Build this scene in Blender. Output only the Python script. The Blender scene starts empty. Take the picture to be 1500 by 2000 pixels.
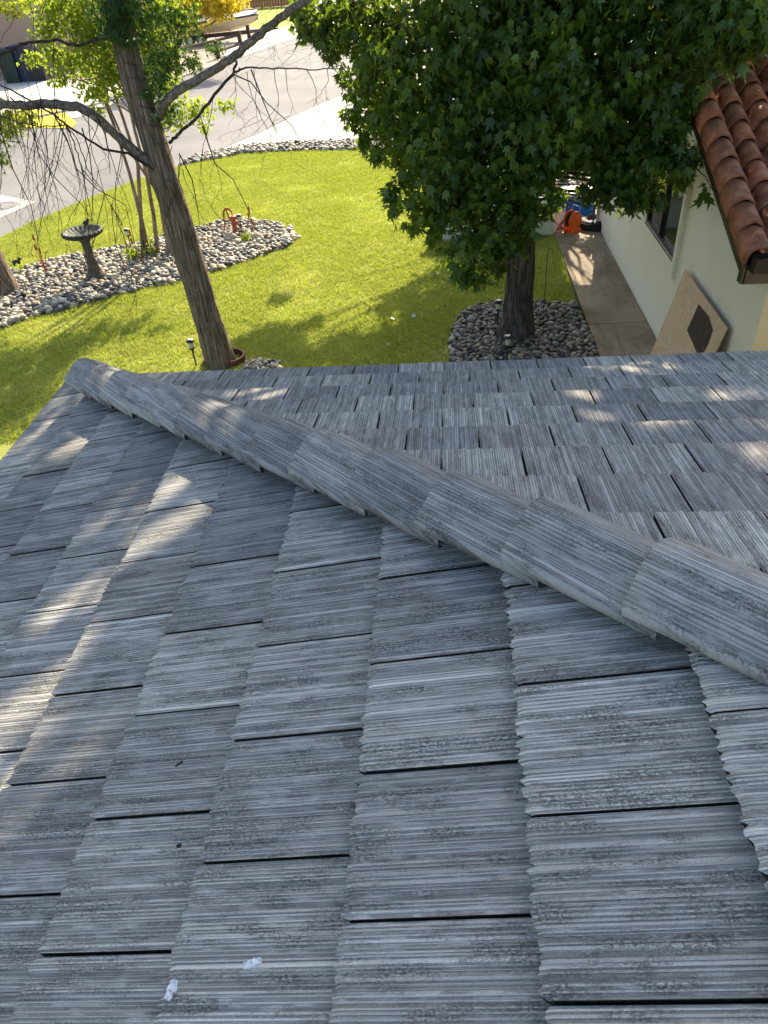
import bpy, bmesh, math, random
import numpy as np
from mathutils import Vector, Matrix, noise as mnoise

S = bpy.context.scene
COL = S.collection
R = math.radians
random.seed(7)
rng = np.random.default_rng(7)

# ------------------------------------------------------------------ camera
CAMP = np.array([2.634158, -4.315747, 2.297739])
F, YAW, PIT, ROLL = 1401.121, -0.1216614, 0.6745455, -0.0927241
_fw = np.array([math.sin(YAW)*math.cos(PIT), math.cos(YAW)*math.cos(PIT), -math.sin(PIT)])
_r0 = np.array([math.cos(YAW), -math.sin(YAW), 0]); _u0 = np.cross(_r0, _fw)
RT = math.cos(ROLL)*_r0 + math.sin(ROLL)*_u0
UP = -math.sin(ROLL)*_r0 + math.cos(ROLL)*_u0
FW = _fw
cam = bpy.data.cameras.new('camera'); camo = bpy.data.objects.new('camera', cam); COL.objects.link(camo)
camo.matrix_world = Matrix(((RT[0], UP[0], -FW[0], CAMP[0]), (RT[1], UP[1], -FW[1], CAMP[1]), (RT[2], UP[2], -FW[2], CAMP[2]), (0, 0, 0, 1)))
cam.sensor_fit = 'VERTICAL'; cam.sensor_height = 36; cam.lens = 36*F/2000
cam.clip_start = .05; cam.clip_end = 600
S.camera = camo
S.render.resolution_x = 768; S.render.resolution_y = 1024

# ------------------------------------------------------------------ light
SUN_EL, SUN_AZ = 33.0, 11.0          # azimuth from +Y towards +X
world = bpy.data.worlds.new('World'); S.world = world; world.use_nodes = True
wn = world.node_tree.nodes; wl = world.node_tree.links
sky = wn.new('ShaderNodeTexSky'); sky.sky_type = 'NISHITA'; sky.sun_disc = False
sky.sun_elevation = R(SUN_EL); sky.sun_rotation = R(SUN_AZ)
sky.air_density = 1.0; sky.dust_density = 2.0; sky.ozone_density = .8
wl.new(sky.outputs[0], wn['Background'].inputs[0]); wn['Background'].inputs[1].default_value = 0.108
sun = bpy.data.lights.new('sun', 'SUN'); sun.energy = 3.9; sun.angle = R(0.53); sun.color = (1, .87, .66)
suno = bpy.data.objects.new('sun', sun); COL.objects.link(suno)
sd = Vector((math.sin(R(SUN_AZ))*math.cos(R(SUN_EL)), math.cos(R(SUN_AZ))*math.cos(R(SUN_EL)), math.sin(R(SUN_EL))))
suno.rotation_euler = sd.to_track_quat('Z', 'Y').to_euler(); suno.location = (10, 30, 30)
S.view_settings.view_transform = 'Standard'; S.view_settings.look = 'None'
S.view_settings.gamma = 1; S.view_settings.use_curve_mapping = False
S.view_settings.exposure = 1.72
S.render.engine = 'CYCLES'

# ------------------------------------------------------------------ helpers
G = -2.5                                # ground level; the eave corner of our roof is the origin
def ray(x, y): return FW + (x-750)/F*RT - (y-1000)/F*UP
def gz(x, y, z=G): d = ray(x, y); return CAMP + d*(z-CAMP[2])/d[2]
def gy(x, y, Y): d = ray(x, y); return CAMP + d*(Y-CAMP[1])/d[1]
def gx(x, y, X): d = ray(x, y); return CAMP + d*(X-CAMP[0])/d[0]
def pj(P):
    d = np.asarray(P, float)-CAMP; z = d@FW
    return 750+F*(d@RT)/z, 1000-F*(d@UP)/z, z

def link(o, parent=None):
    COL.objects.link(o)
    if parent is not None: o.parent = parent
    return o
def tag(o, label=None, cat=None, group=None, kind=None):
    if label: o['label'] = label
    if cat: o['category'] = cat
    if group: o['group'] = group
    if kind: o['kind'] = kind
    return o
def empty(name, loc=(0, 0, 0), label=None, cat=None, group=None, rz=0):
    o = bpy.data.objects.new(name, None); o.empty_display_size = .2; link(o)
    o.location = loc; o.rotation_euler = (0, 0, rz)
    return tag(o, label, cat, group)
def tree_copy(o, parent=None):
    c = o.copy(); link(c, parent)
    for ch in list(o.children):
        tree_copy(ch, c)
    return c

def np_mesh(name, V, Fc, mat=None, smooth=False, attr=None):
    """V (n,3), Fc (m,k) equal-sided faces, numpy fast path"""
    V = np.asarray(V, np.float32); Fc = np.asarray(Fc, np.int32)
    me = bpy.data.meshes.new(name); m, k = Fc.shape
    me.vertices.add(len(V)); me.vertices.foreach_set('co', V.ravel())
    me.loops.add(m*k); me.loops.foreach_set('vertex_index', Fc.ravel())
    me.polygons.add(m); me.polygons.foreach_set('loop_start', np.arange(0, m*k, k, dtype=np.int32))
    me.polygons.foreach_set('loop_total', np.full(m, k, np.int32))
    if smooth: me.polygons.foreach_set('use_smooth', np.ones(m, bool))
    if attr is not None:
        a = me.attributes.new('tone', 'FLOAT', 'POINT'); a.data.foreach_set('value', np.asarray(attr, np.float32))
    me.update(calc_edges=True)
    if mat: me.materials.append(mat)
    return me

class MB:
    def __init__(s): s.v = []; s.f = []; s.sm = []
    def add(s, vs, fs, smooth=False):
        b = len(s.v); s.v += [tuple(map(float, p)) for p in vs]; s.f += [tuple(i+b for i in f) for f in fs]; s.sm += [smooth]*len(fs)
    def box(s, c, d, M=None, taper=1.0):
        x, y, z = d[0]/2, d[1]/2, d[2]/2
        vs = [(sx*x*(taper if sz > 0 else 1), sy*y*(taper if sz > 0 else 1), sz*z) for sz in (-1, 1) for sy in (-1, 1) for sx in (-1, 1)]
        if M is not None: vs = [tuple(M @ Vector(p)) for p in vs]
        vs = [(p[0]+c[0], p[1]+c[1], p[2]+c[2]) for p in vs]
        s.add(vs, [(0, 2, 3, 1), (4, 5, 7, 6), (0, 1, 5, 4), (2, 6, 7, 3), (0, 4, 6, 2), (1, 3, 7, 5)])
    def prism(s, poly, z0, z1):
        n = len(poly); vs = [(p[0], p[1], z0) for p in poly]+[(p[0], p[1], z1) for p in poly]
        a = sum(poly[i][0]*poly[(i+1) % n][1]-poly[(i+1) % n][0]*poly[i][1] for i in range(n))
        fs = [tuple(range(n))[::-1], tuple(range(n, 2*n))]+[(i, (i+1) % n, n+(i+1) % n, n+i) for i in range(n)]
        if a < 0: fs = [f[::-1] for f in fs]
        s.add(vs, fs)
    def tube(s, pts, rad, sides=8, smooth=True, cap=True, disp=None):
        pts = [Vector(p) for p in pts]; n = len(pts)
        if not hasattr(rad, '__len__'): rad = [rad]*n
        b = len(s.v); t0 = (pts[1]-pts[0]).normalized()
        a = t0.orthogonal().normalized(); vs = []
        for i, p in enumerate(pts):
            t = (pts[min(i+1, n-1)]-pts[max(i-1, 0)]).normalized()
            a = (a-t*a.dot(t)).normalized(); c = t.cross(a)
            for j in range(sides):
                an = 2*math.pi*j/sides; r = rad[i]
                if disp: r = r*(1+disp(an, i, p))
                vs.append(p+(a*math.cos(an)+c*math.sin(an))*r)
        fs = [(i*sides+j, i*sides+(j+1) % sides, (i+1)*sides+(j+1) % sides, (i+1)*sides+j) for i in range(n-1) for j in range(sides)]
        s.add(vs, fs, smooth)
        if cap: s.add([vs[j] for j in range(sides)], [tuple(range(sides))[::-1]]); s.add(vs[-sides:], [tuple(range(sides))])
    def lathe(s, prof, c=(0, 0, 0), n=24, smooth=True, fl=None):
        rings = []; vs = []
        for k, (r, z) in enumerate(prof):
            if r < 1e-4: rings.append([len(vs)]*n); vs.append((c[0], c[1], c[2]+z)); continue
            b = len(vs); rings.append(list(range(b, b+n)))
            for j in range(n):
                an = 2*math.pi*j/n; rr = r*(1+(fl(an, k) if fl else 0)); vs.append((c[0]+rr*math.cos(an), c[1]+rr*math.sin(an), c[2]+z))
        fs = []
        for i in range(len(prof)-1):
            a, b = rings[i], rings[i+1]
            for j in range(n):
                f = [a[j], a[(j+1) % n], b[(j+1) % n], b[j]]; g = []
                for q in f:
                    if q not in g: g.append(q)
                if len(g) > 2: fs.append(tuple(g))
        s.add(vs, fs, smooth)
        if prof[0][0] > 1e-4 and prof[0] != prof[-1]: s.add([vs[q] for q in rings[0]], [tuple(range(n))[::-1]])
        if prof[-1][0] > 1e-4 and prof[0] != prof[-1]: s.add([vs[q] for q in rings[-1]], [tuple(range(n))])
    def ball(s, c, r, n=8, m=6, M=None, smooth=True):
        r = (r, r, r) if not hasattr(r, '__len__') else r; vs = []
        for i in range(m+1):
            ph = math.pi*i/m
            for j in range(n):
                an = 2*math.pi*j/n; p = Vector((r[0]*math.sin(ph)*math.cos(an), r[1]*math.sin(ph)*math.sin(an), -r[2]*math.cos(ph)))
                if M is not None: p = M @ p
                vs.append((c[0]+p.x, c[1]+p.y, c[2]+p.z))
        s.add(vs, [(i*n+j, i*n+(j+1) % n, (i+1)*n+(j+1) % n, (i+1)*n+j) for i in range(m) for j in range(n)], smooth)
    def mesh(s, name, mat):
        me = bpy.data.meshes.new(name); me.from_pydata(s.v, [], s.f)
        me.polygons.foreach_set('use_smooth', s.sm); me.update()
        if mat: me.materials.append(mat)
        return me
    def obj(s, name, mat, parent=None):
        return link(bpy.data.objects.new(name, s.mesh(name, mat)), parent)
def bevel(o, w=.01, seg=2):
    bm = bmesh.new(); bm.from_mesh(o.data)
    bmesh.ops.remove_doubles(bm, verts=bm.verts, dist=1e-5)
    bmesh.ops.bevel(bm, geom=[e for e in bm.edges if len(e.link_faces) == 2 and e.calc_face_angle(0) > .5], offset=w, segments=seg, affect='EDGES', profile=.5)
    bm.to_mesh(o.data); bm.free(); return o

# ------------------------------------------------------------------ materials
def lin(c): return tuple((x/12.92 if x <= .04045 else ((x+.055)/1.055)**2.4) for x in c)
class NT:
    def __init__(s, name, rough=.8, spec=.3):
        s.m = bpy.data.materials.new(name); s.m.use_nodes = True; s.n = s.m.node_tree.nodes; s.l = s.m.node_tree.links
        s.b = s.n['Principled BSDF']; s.b.inputs['Roughness'].default_value = rough
        s.b.inputs['Specular IOR Level'].default_value = spec
    def new(s, t, **k):
        n = s.n.new('ShaderNode'+t)
        for a, v in k.items(): setattr(n, a, v)
        return n
    def coord(s, kind='Object', scale=(1, 1, 1), rand=False, rot=(0, 0, 0)):
        tc = s.new('TexCoord'); mp = s.new('Mapping'); mp.inputs['Scale'].default_value = scale; mp.inputs['Rotation'].default_value = rot
        s.l.new(tc.outputs[kind], mp.inputs['Vector'])
        if rand:
            oi = s.new('ObjectInfo'); mu = s.new('Math', operation='MULTIPLY'); mu.inputs[1].default_value = 57.0
            s.l.new(oi.outputs['Random'], mu.inputs[0]); cb = s.new('CombineXYZ')
            for i in range(3): s.l.new(mu.outputs[0], cb.inputs[i])
            s.l.new(cb.outputs[0], mp.inputs['Location'])
        return mp.outputs[0]
    def noise(s, vec, scale=5, detail=4, rough=.55, dist=0):
        n = s.new('TexNoise'); n.inputs['Scale'].default_value = scale; n.inputs['Detail'].default_value = detail
        n.inputs['Roughness'].default_value = rough; n.inputs['Distortion'].default_value = dist
        if vec is not None: s.l.new(vec, n.inputs['Vector'])
        return n.outputs['Fac']
    def ramp(s, fac, stops, interp='LINEAR'):
        r = s.new('ValToRGB'); r.color_ramp.interpolation = interp; e = r.color_ramp.elements
        e[0].position = stops[0][0]; e[0].color = (*stops[0][1], 1); e[1].position = stops[-1][0]; e[1].color = (*stops[-1][1], 1)
        for p, c in stops[1:-1]: x = e.new(p); x.color = (*c, 1)
        s.l.new(fac, r.inputs[0]); return r.outputs[0]
    def math(s, op, a, b):
        n = s.new('Math', operation=op)
        for i, v in enumerate((a, b)):
            if hasattr(v, 'links'): s.l.new(v, n.inputs[i])
            else: n.inputs[i].default_value = v
        return n.outputs[0]
    def mix(s, fac, a, b, mode='MIX'):
        n = s.new('MixRGB', blend_type=mode)
        for i, v in enumerate((fac, a, b)):
            if hasattr(v, 'links'): s.l.new(v, n.inputs[i])
            elif i == 0: n.inputs[0].default_value = v
            else: n.inputs[i].default_value = (*v, 1)
        return n.outputs[0]
    def col(s, c):
        if hasattr(c, 'links'): s.l.new(c, s.b.inputs['Base Color'])
        else: s.b.inputs['Base Color'].default_value = (*c, 1)
        return s
    def bump(s, h, dist=.01, st=1):
        b = s.new('Bump'); b.inputs['Distance'].default_value = dist; b.inputs['Strength'].default_value = st
        s.l.new(h, b.inputs['Height']); s.l.new(b.outputs[0], s.b.inputs['Normal']); return s
    def maprange(s, v, a, b, c, d):
        n = s.new('MapRange'); s.l.new(v, n.inputs[0])
        for i, x in enumerate((a, b, c, d)): n.inputs[i+1].default_value = x
        return n.outputs[0]
def plain(name, c, rough=.7, spec=.3, var=.25, scale=8, bump=.004, metal=0):
    t = NT(name, rough, spec); v = t.coord()
    n = t.noise(v, scale, 6, .65); c2 = tuple(min(1, x*(1+var)) for x in c); c1 = tuple(x*(1-var) for x in c)
    t.col(t.ramp(n, [(.3, c1), (.7, c2)]))
    if bump: t.bump(t.noise(v, scale*6, 5, .7), bump, .6)
    t.b.inputs['Metallic'].default_value = metal
    return t.m

def m_tile(name, rand=True, cap=False):
    t = NT(name, .9, .15)
    v0 = t.coord('Object', (1, 1, 1), rand)
    fine = t.noise(t.coord('Object', (.25, 240, .01), rand), 1, 2, .55, .0)       # straight scraped lines, full length
    mid = t.noise(t.coord('Object', (.2, 95, .01), rand), 1, 1, .5)
    broad = t.noise(t.coord('Object', (.35, 34, .01), rand), 1, 1, .5)
    sx = t.new('SeparateXYZ'); t.l.new(t.coord('Object', (1, 1, 1)), sx.inputs[0]); yy = sx.outputs['Y']
    def ribs(P_, n_, k_):
        a_ = t.math('ADD', t.math('MULTIPLY', yy, 6.2832/P_), t.math('MULTIPLY', n_, k_)); return t.math('ADD', t.math('MULTIPLY', t.math('SINE', a_, 0), .5), .5)
    r1 = ribs(.0088, mid, 9.0); r2 = ribs(.0275, broad, 7.0)
    fine = t.math('ADD', t.math('MULTIPLY', fine, .66), t.math('MULTIPLY', r1, .165)); broad = t.math('ADD', t.math('MULTIPLY', broad, .62), t.math('MULTIPLY', r2, .19))
    grit = t.noise(t.coord('Object', (150, 260, 120), rand), 1, 4, .8); blot = t.noise(v0, 5.0, 5, .65)
    oi = t.new('ObjectInfo')
    h = t.math('ADD', t.math('ADD', t.math('MULTIPLY', broad, .55), t.math('MULTIPLY', mid, .30)), t.math('MULTIPLY', blot, .15))
    if cap:
        base = t.ramp(h, [(.38, (.33, .322, .305)), (.50, (.39, .382, .362)), (.62, (.45, .442, .42))])
    else:
        base = t.ramp(h, [(.37, (.39, .373, .338)), (.46, (.48, .463, .42)), (.54, (.57, .552, .502)), (.65, (.67, .655, .60))])
    tone = t.ramp(oi.outputs['Random'], [(0, (.70, .70, .74)), (.12, (.90, .90, .91)), (.30, (1.06, 1.06, 1.05)), (.46, (.78, .78, .81)), (.58, (1.12, 1.12, 1.09)), (.72, (1.0, 1.0, 1.0)), (.86, (.88, .86, .84)), (1, (.9, .9, .9))], 'CONSTANT') if not cap else t.ramp(oi.outputs['Random'], [(0, (.74, .74, .75)), (.35, (1.0, 1.0, .99)), (.6, (.84, .84, .84)), (.8, (1.12, 1.11, 1.08))], 'CONSTANT')
    c = t.mix(1, base, tone, 'MULTIPLY')
    line = t.maprange(fine, .35, .46, 0, 1)
    brk = t.maprange(t.noise(t.coord('Object', (14, 60, 14), rand), 1, 3, .6), .36, .50, .25, 1)
    c = t.mix(t.math('MULTIPLY', t.math('MULTIPLY', t.math('SUBTRACT', 1, line), brk), .60), c, (.075, .075, .08))
    mask = t.maprange(t.noise(t.coord('Object', (6, 24, 8), rand), 1, 3, .6), .45, .62, 0, 1)
    pit = t.math('MULTIPLY', t.maprange(grit, .50, .57, 0, 1), mask); pit = t.math('MULTIPLY', pit, .62)
    c = t.mix(pit, c, (.036, .036, .038))
    gr = t.noise(v0, 420, 3, .7); c = t.mix(.35, c, t.ramp(gr, [(.35, (.2, .2, .2)), (.65, (.8, .8, .8))]), 'OVERLAY')
    fl = t.maprange(t.noise(v0, 230, 2, .5), .72, .77, 0, .5); c = t.mix(fl, c, (.6, .6, .6))
    br = t.maprange(t.noise(v0, 5, 4, .6), .52, .8, 0, .0 if cap else .32); c = t.mix(br, c, (.27, .25, .21))
    t.col(c)
    hh = t.math('SUBTRACT', t.math('ADD', t.math('MULTIPLY', line, .6), t.math('MULTIPLY', mid, 1.2)), t.math('MULTIPLY', pit, .5))
    hh = t.math('ADD', hh, t.math('MULTIPLY', gr, .25))
    t.bump(hh, .006 if not cap else .004, 1)
    return t.m
M_NOSE = plain('shade darkened tile edge aggregate', (.05, .045, .038), .95, .1, .6, 70, .006)  # brown-grey edge aggregate, darkened to paint the shadow in its ragged pits
M_TILE = m_tile('weathered striated concrete'); M_CAP = m_tile('hip concrete', cap=True)

def m_bark(name, c1, c2, c3, sy=14, vert=1.0, bd=.03):
    t = NT(name, .95, .1); v = t.coord('Object', (sy, sy, vert)); n = t.noise(v, 1, 6, .7, .6); n2 = t.noise(t.coord('Object', (3, 3, 1.2)), 1, 4, .6)
    c = t.mix(t.maprange(n2, .3, .7, 0, .35), t.ramp(n, [(.38, c1), (.5, c2), (.62, c3)]), c2)
    t.col(c); t.bump(n, bd, 1); return t.m
M_BARK_GUM = m_bark('sweetgum bark', (.022, .019, .017), (.075, .062, .052), (.15, .13, .115), 22, 2.6, .035)
M_BARK_CED = m_bark('shaggy cedar bark', (.045, .032, .022), (.20, .150, .108), (.42, .34, .26), 46, 1.7, .06)
M_TWIG = m_bark('dry twig bark', (.022, .018, .016), (.05, .04, .034), (.10, .085, .075), 20, 3, .004)
M_LIMB = m_bark('grey dead limb bark', (.055, .043, .034), (.15, .125, .10), (.27, .235, .195), 24, 24, .012)
M_CRAPE = m_bark('smooth tan stem bark', (.10, .07, .045), (.24, .175, .12), (.36, .29, .21), 12, 2, .006)

def m_leaf(name, c, trans, tf=.45, var=.5, rough=.45):
    t = NT(name, rough, .35); at = t.new('Attribute', attribute_name='tone'); oi = t.new('ObjectInfo')
    tone = t.math('FRACT', t.math('ADD', at.outputs['Fac'], oi.outputs['Random']), 0)
    a = tuple(x*(1-var) for x in c); b = tuple(min(1, x*(1+var)) for x in c)
    cc = t.ramp(tone, [(0, a), (.5, c), (1, (b[0]*1.4, b[1]*1.1, b[2]))]); t.col(cc)
    tr = t.new('BsdfTranslucent'); tc = t.ramp(tone, [(0, tuple(x*.7 for x in trans)), (1, trans)]); t.l.new(tc, tr.inputs[0])
    mx = t.new('MixShader'); mx.inputs[0].default_value = tf
    t.l.new(t.b.outputs[0], mx.inputs[1]); t.l.new(tr.outputs[0], mx.inputs[2]); t.l.new(mx.outputs[0], t.n['Material Output'].inputs[0])
    return t.m
M_GUM = m_leaf('sweetgum leaf', (.050, .098, .015), (.28, .42, .028), .36, .70, .36)
M_CEDL = m_leaf('cedar spray green', (.035, .085, .020), (.14, .28, .03), .38, .5, .6)
M_CRL = m_leaf('crape leaf green', (.07, .13, .018), (.48, .60, .04), .52, .6, .5)
M_YEL = m_leaf('yellow green leaf', (.32, .28, .03), (.95, .80, .06), .62, .3, .6)
M_GRASS = m_leaf('turf blade', (.235, .30, .030), (.54, .63, .07), .42, .5, .55)

for n_ in M_GRASS.node_tree.nodes:
    if n_.type == 'VALTORGB' and n_.color_ramp.elements[0].position == 0 and len(n_.color_ramp.elements) == 3:
        e_ = n_.color_ramp.elements; e_[0].color = (.42, .36, .13, 1); x_ = e_.new(.20); x_.color = (.26, .27, .05, 1)
def m_cobble(name, joined):
    t = NT(name, .6, .35)
    if joined: tone = t.new('Attribute', attribute_name='tone').outputs['Fac']
    else: tone = t.new('ObjectInfo').outputs['Random']
    c = t.ramp(tone, [(0, (.06, .062, .068)), (.16, (.13, .135, .14)), (.32, (.25, .24, .225)), (.45, (.40, .37, .30)), (.56, (.30, .295, .28)), (.66, (.46, .42, .35)), (.76, (.18, .185, .20)), (.86, (.55, .52, .46)), (.93, (.40, .29, .20)), (1, (.6, .58, .52))], 'CONSTANT')
    v = t.coord(); n = t.noise(v, 30, 5, .65); c = t.mix(1, c, t.ramp(n, [(.3, (.8, .8, .8)), (.7, (1.12, 1.12, 1.1))]), 'MULTIPLY'); c = t.mix(1, c, (1.16, 1.08, .92), 'MULTIPLY')
    t.col(c); t.bump(n, .003, .5); return t.m
def m_shaded(m0, name):  # copy of a material with shade put into its colours
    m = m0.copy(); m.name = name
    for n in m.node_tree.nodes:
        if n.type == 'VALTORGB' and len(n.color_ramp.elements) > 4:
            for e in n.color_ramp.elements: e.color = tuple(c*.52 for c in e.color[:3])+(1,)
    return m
M_COB = m_cobble('river cobble', False); M_COBJ = m_cobble('river cobble mass', True)

def m_ground(name, stops, sc=1.5, fine=60, bd=.01, rough=.95, fmix=.35):
    t = NT(name, rough, .2); v = t.coord(); a = t.noise(v, sc, 6, .6); f = t.noise(v, fine, 4, .7)
    x = t.math('ADD', t.math('MULTIPLY', a, 1-fmix), t.math('MULTIPLY', f, fmix)); t.col(t.ramp(x, stops)); t.bump(f, bd, .8); return t.m
M_SOIL = m_ground('turf thatch', [(.35, (.15, .17, .03)), (.5, (.28, .30, .06)), (.65, (.48, .42, .17))], 1.0, 40, .02)
M_SOIL2 = m_ground('dark bed soil', [(.35, (.035, .03, .026)), (.65, (.09, .078, .065))], 3, 60)
M_ASPH = m_ground('worn asphalt', [(.32, (.125, .121, .118)), (.5, (.175, .169, .163)), (.7, (.23, .221, .21))], .35, 90, .006, .85, .4)
M_CONC = m_ground('pale driveway concrete', [(.35, (.44, .40, .335)), (.65, (.58, .53, .45))], .5, 70, .003)
def m_path():
    t = NT('stained walkway concrete', .85, .3); v = t.coord()
    a = t.noise(v, 1.3, 7, .62); b = t.noise(t.coord('Object', (5, .8, 1)), 1, 5, .65, .6); f = t.noise(v, 140, 3, .7)
    c = t.ramp(a, [(.32, (.16, .135, .105)), (.5, (.27, .235, .19)), (.7, (.36, .32, .265))])
    c = t.mix(t.maprange(b, .5, .72, 0, .65), c, (.10, .085, .065)); c = t.mix(.25, c, t.ramp(f, [(.35, (.1, .1, .09)), (.65, (.5, .47, .4))]), 'OVERLAY'); c = t.mix(1, c, (1.12, 1.0, .84), 'MULTIPLY')
    t.col(c); t.bump(f, .002, .7); return t.m
M_PATH = m_path()
def m_stucco(name, c, dirt=(.3, .3, .22)):
    t = NT(name, .9, .2); v = t.coord(); f = t.noise(v, 55, 6, .72); st = t.noise(t.coord('Object', (4, 4, .5)), 1, 5, .6); bl = t.noise(v, 1.6, 4, .55)
    cc = t.ramp(f, [(.3, tuple(x*.86 for x in c)), (.7, tuple(min(1, x*1.06) for x in c))])
    cc = t.mix(t.maprange(st, .52, .85, 0, .16), cc, dirt); cc = t.mix(t.maprange(bl, .45, .8, 0, .22), cc, tuple(x*.75 for x in c))
    t.col(cc); t.bump(f, .012, .9); return t.m
M_STUC = m_stucco('pale cream stucco', (.80, .735, .56)); M_STUCY = m_stucco('warm lit cream stucco', (.72, .60, .33), (.5, .4, .2))  # second one is the cream stucco with warm light put into its colour
M_TAN = m_stucco('tan stucco', (.52, .34, .235)); M_BLOCK = m_stucco('painted block wall', (.62, .63, .52))
def m_clay():
    t = NT('fired clay tile', .75, .3); oi = t.new('ObjectInfo'); v = t.coord('Object', (1, 1, 1), True); n = t.noise(v, 9, 6, .65); f = t.noise(v, 120, 3, .7)
    c = t.ramp(n, [(.3, (.14, .052, .027)), (.5, (.31, .108, .046)), (.72, (.45, .19, .085))])
    c = t.mix(1, c, t.ramp(oi.outputs['Random'], [(0, (.62, .62, .62)), (.5, (1, 1, 1)), (1, (1.2, 1.1, 1.0))]), 'MULTIPLY')
    c = t.mix(t.maprange(t.noise(v, 4, 5, .7), .56, .74, 0, .5), c, (.30, .26, .21)); c = t.mix(t.maprange(f, .64, .72, 0, .35), c, (.03, .025, .02))
    t.col(c); t.bump(f, .003, .7); return t.m
M_CLAY = m_clay()
M_BLACK = plain('black painted metal', (.012, .012, .013), .4, .5, .2, 20, 0)
M_DKBR = plain('dark brown gutter metal', (.022, .016, .012), .35, .5, .2, 10, 0)
M_RUST = plain('rusted iron', (.26, .062, .024), .8, .3, .45, 30, .003)
M_RED = plain('rust red pump paint', (.34, .085, .035), .6, .4, .3, 20, .002)
M_CAST = plain('weathered cast stone', (.095, .078, .054), .85, .3, .5, 14, .006)
M_GLZ = plain('dark green glaze', (.036, .040, .032), .6, .3, .55, 16, .003)
M_WHITE = plain('white painted wood', (.75, .74, .70), .5, .4, .06, 8, 0)
M_PLASTW = plain('frosted plastic', (.72, .70, .62), .3, .5, .1, 8, 0)
M_ORANGE = plain('orange plastic', (.80, .13, .012), .35, .5, .12, 6, 0)
M_BLUE = plain('blue plastic', (.012, .15, .55), .3, .5, .15, 4, 0)
M_LAV = plain('pale translucent plastic lid', (.55, .56, .72), .3, .5, .1, 5, 0)
M_RUB = plain('tyre rubber', (.018, .018, .02), .7, .3, .3, 30, .002)
M_GALV = plain('galvanised pole', (.45, .43, .40), .35, .5, .15, 10, 0, .6)
M_WOODF = plain('redwood fence board', (.32, .155, .055), .8, .2, .35, 6, .003)
M_WOODD = plain('dark weathered post', (.06, .04, .03), .85, .2, .35, 12, .003)
M_BINB = plain('navy blue bin plastic', (.015, .022, .055), .45, .4, .2, 5, 0)
M_BING = plain('dark green bin plastic', (.012, .03, .022), .45, .4, .2, 5, 0)
M_BOATW = plain('white boat gelcoat', (.75, .74, .70), .25, .5, .05, 4, 0)
M_BOATT = plain('tan boat hull', (.50, .40, .26), .3, .5, .08, 4, 0)
M_TERRA = plain('rust brown edging plastic', (.12, .04, .024), .6, .3, .25, 12, .002)
M_SCRAP = plain('white paper scrap', (.72, .72, .70), .8, .2, .15, 60, .002)
M_WOODT = plain('dark timber trim', (.08, .055, .04), .8, .2, .3, 14, .002)
M_BOUL = plain('tan boulder', (.42, .34, .25), .85, .2, .3, 9, .01)
M_GRAVEL = m_ground('grey brown gravel', [(.35, (.12, .10, .08)), (.5, (.30, .25, .19)), (.65, (.48, .42, .34))], 4, 30, .02)
def m_ply():
    t = NT('plywood veneer', .75, .2); v = t.coord()
    a = t.noise(t.coord('Object', (1.2, 3.2, .7)), 1, 2, .5, 1.2); sa = t.math('MULTIPLY', a, 14.0); fr = t.math('FRACT', sa, 0)
    n = t.noise(t.coord('Object', (6, 60, 4)), 1, 5, .6)
    c = t.ramp(fr, [(0, (.40, .25, .14)), (.3, (.57, .41, .26)), (.8, (.54, .38, .235)), (1, (.40, .25, .14))]); c = t.mix(.45, c, t.ramp(n, [(.35, (.46, .31, .19)), (.65, (.66, .50, .34))]))
    c = t.mix(t.maprange(t.noise(v, 18, 3, .6), .68, .74, 0, .7), c, (.12, .06, .03)); c = t.mix(t.maprange(t.noise(v, 2.2, 3, .6), .5, .75, 0, .35), c, (.62, .36, .14))
    t.col(c); return t.m
M_PLY = m_ply()
M_STAIN = plain('dark oily wood stain', (.050, .034, .026), .75, .25, .45, 10, .002)
def m_glass():
    t = NT('dark window glass', .03, .6); t.col((.02, .024, .024)); t.b.inputs['IOR'].default_value = 1.6; return t.m
M_GLASS = m_glass()
def m_glow():
    t = NT('clear lens plastic', .15, .5); t.col((.62, .58, .44)); t.b.inputs['Transmission Weight'].default_value = .3; return t.m
M_LENS = m_glow()

# ------------------------------------------------------------------ our roof
T3 = math.tan(.3222052); TH = .3222052; EXP = .367808; TW = .305; HN = .055
CS, SN = math.cos(TH), math.sin(TH)
house = empty('tiled_house', (0, 0, 0), 'grey concrete tile hip roof of the house the photo is taken from', 'house roof')
deckA = MB(); RX = 5.2
# battens/felt under the tiles: a solid hip deck, its top 4 cm below the tile line
def zA(x): return x*T3
apex = RX
def deck(h, inset, z1):
    m = MB(); i = inset
    c = [(i, -i, h), (9, -i, h), (9, -12, h), (i, -12, h)]
    a = [(apex, -apex, z1), (9, -apex, z1), (9, -12, z1), (apex, -12, z1)]
    m.add(c+a, [(0, 1, 5, 4), (0, 4, 7, 3), (4, 5, 6, 7), (3, 2, 1, 0)]); return m
roof = deck(-.045+.02*T3, .02, apex*T3-.045).obj('roof', plain('black roofing felt', (.02, .02, .021), .9, .1, .3, 20, .002), house)
wm = MB(); wm.box((5.0, -5.9, (G-.12)/2), (9.0-.55, 10.9, -G-.12)); wm.obj('wall', M_STUC, house)
fm = MB(); fm.box((4.6, .035, -.16), (9.1, .03, .17)); fm.box((-.03, -6, -.145), (.03, 12.0, .17)); fm.obj('fascia', M_DKBR, house)

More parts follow.
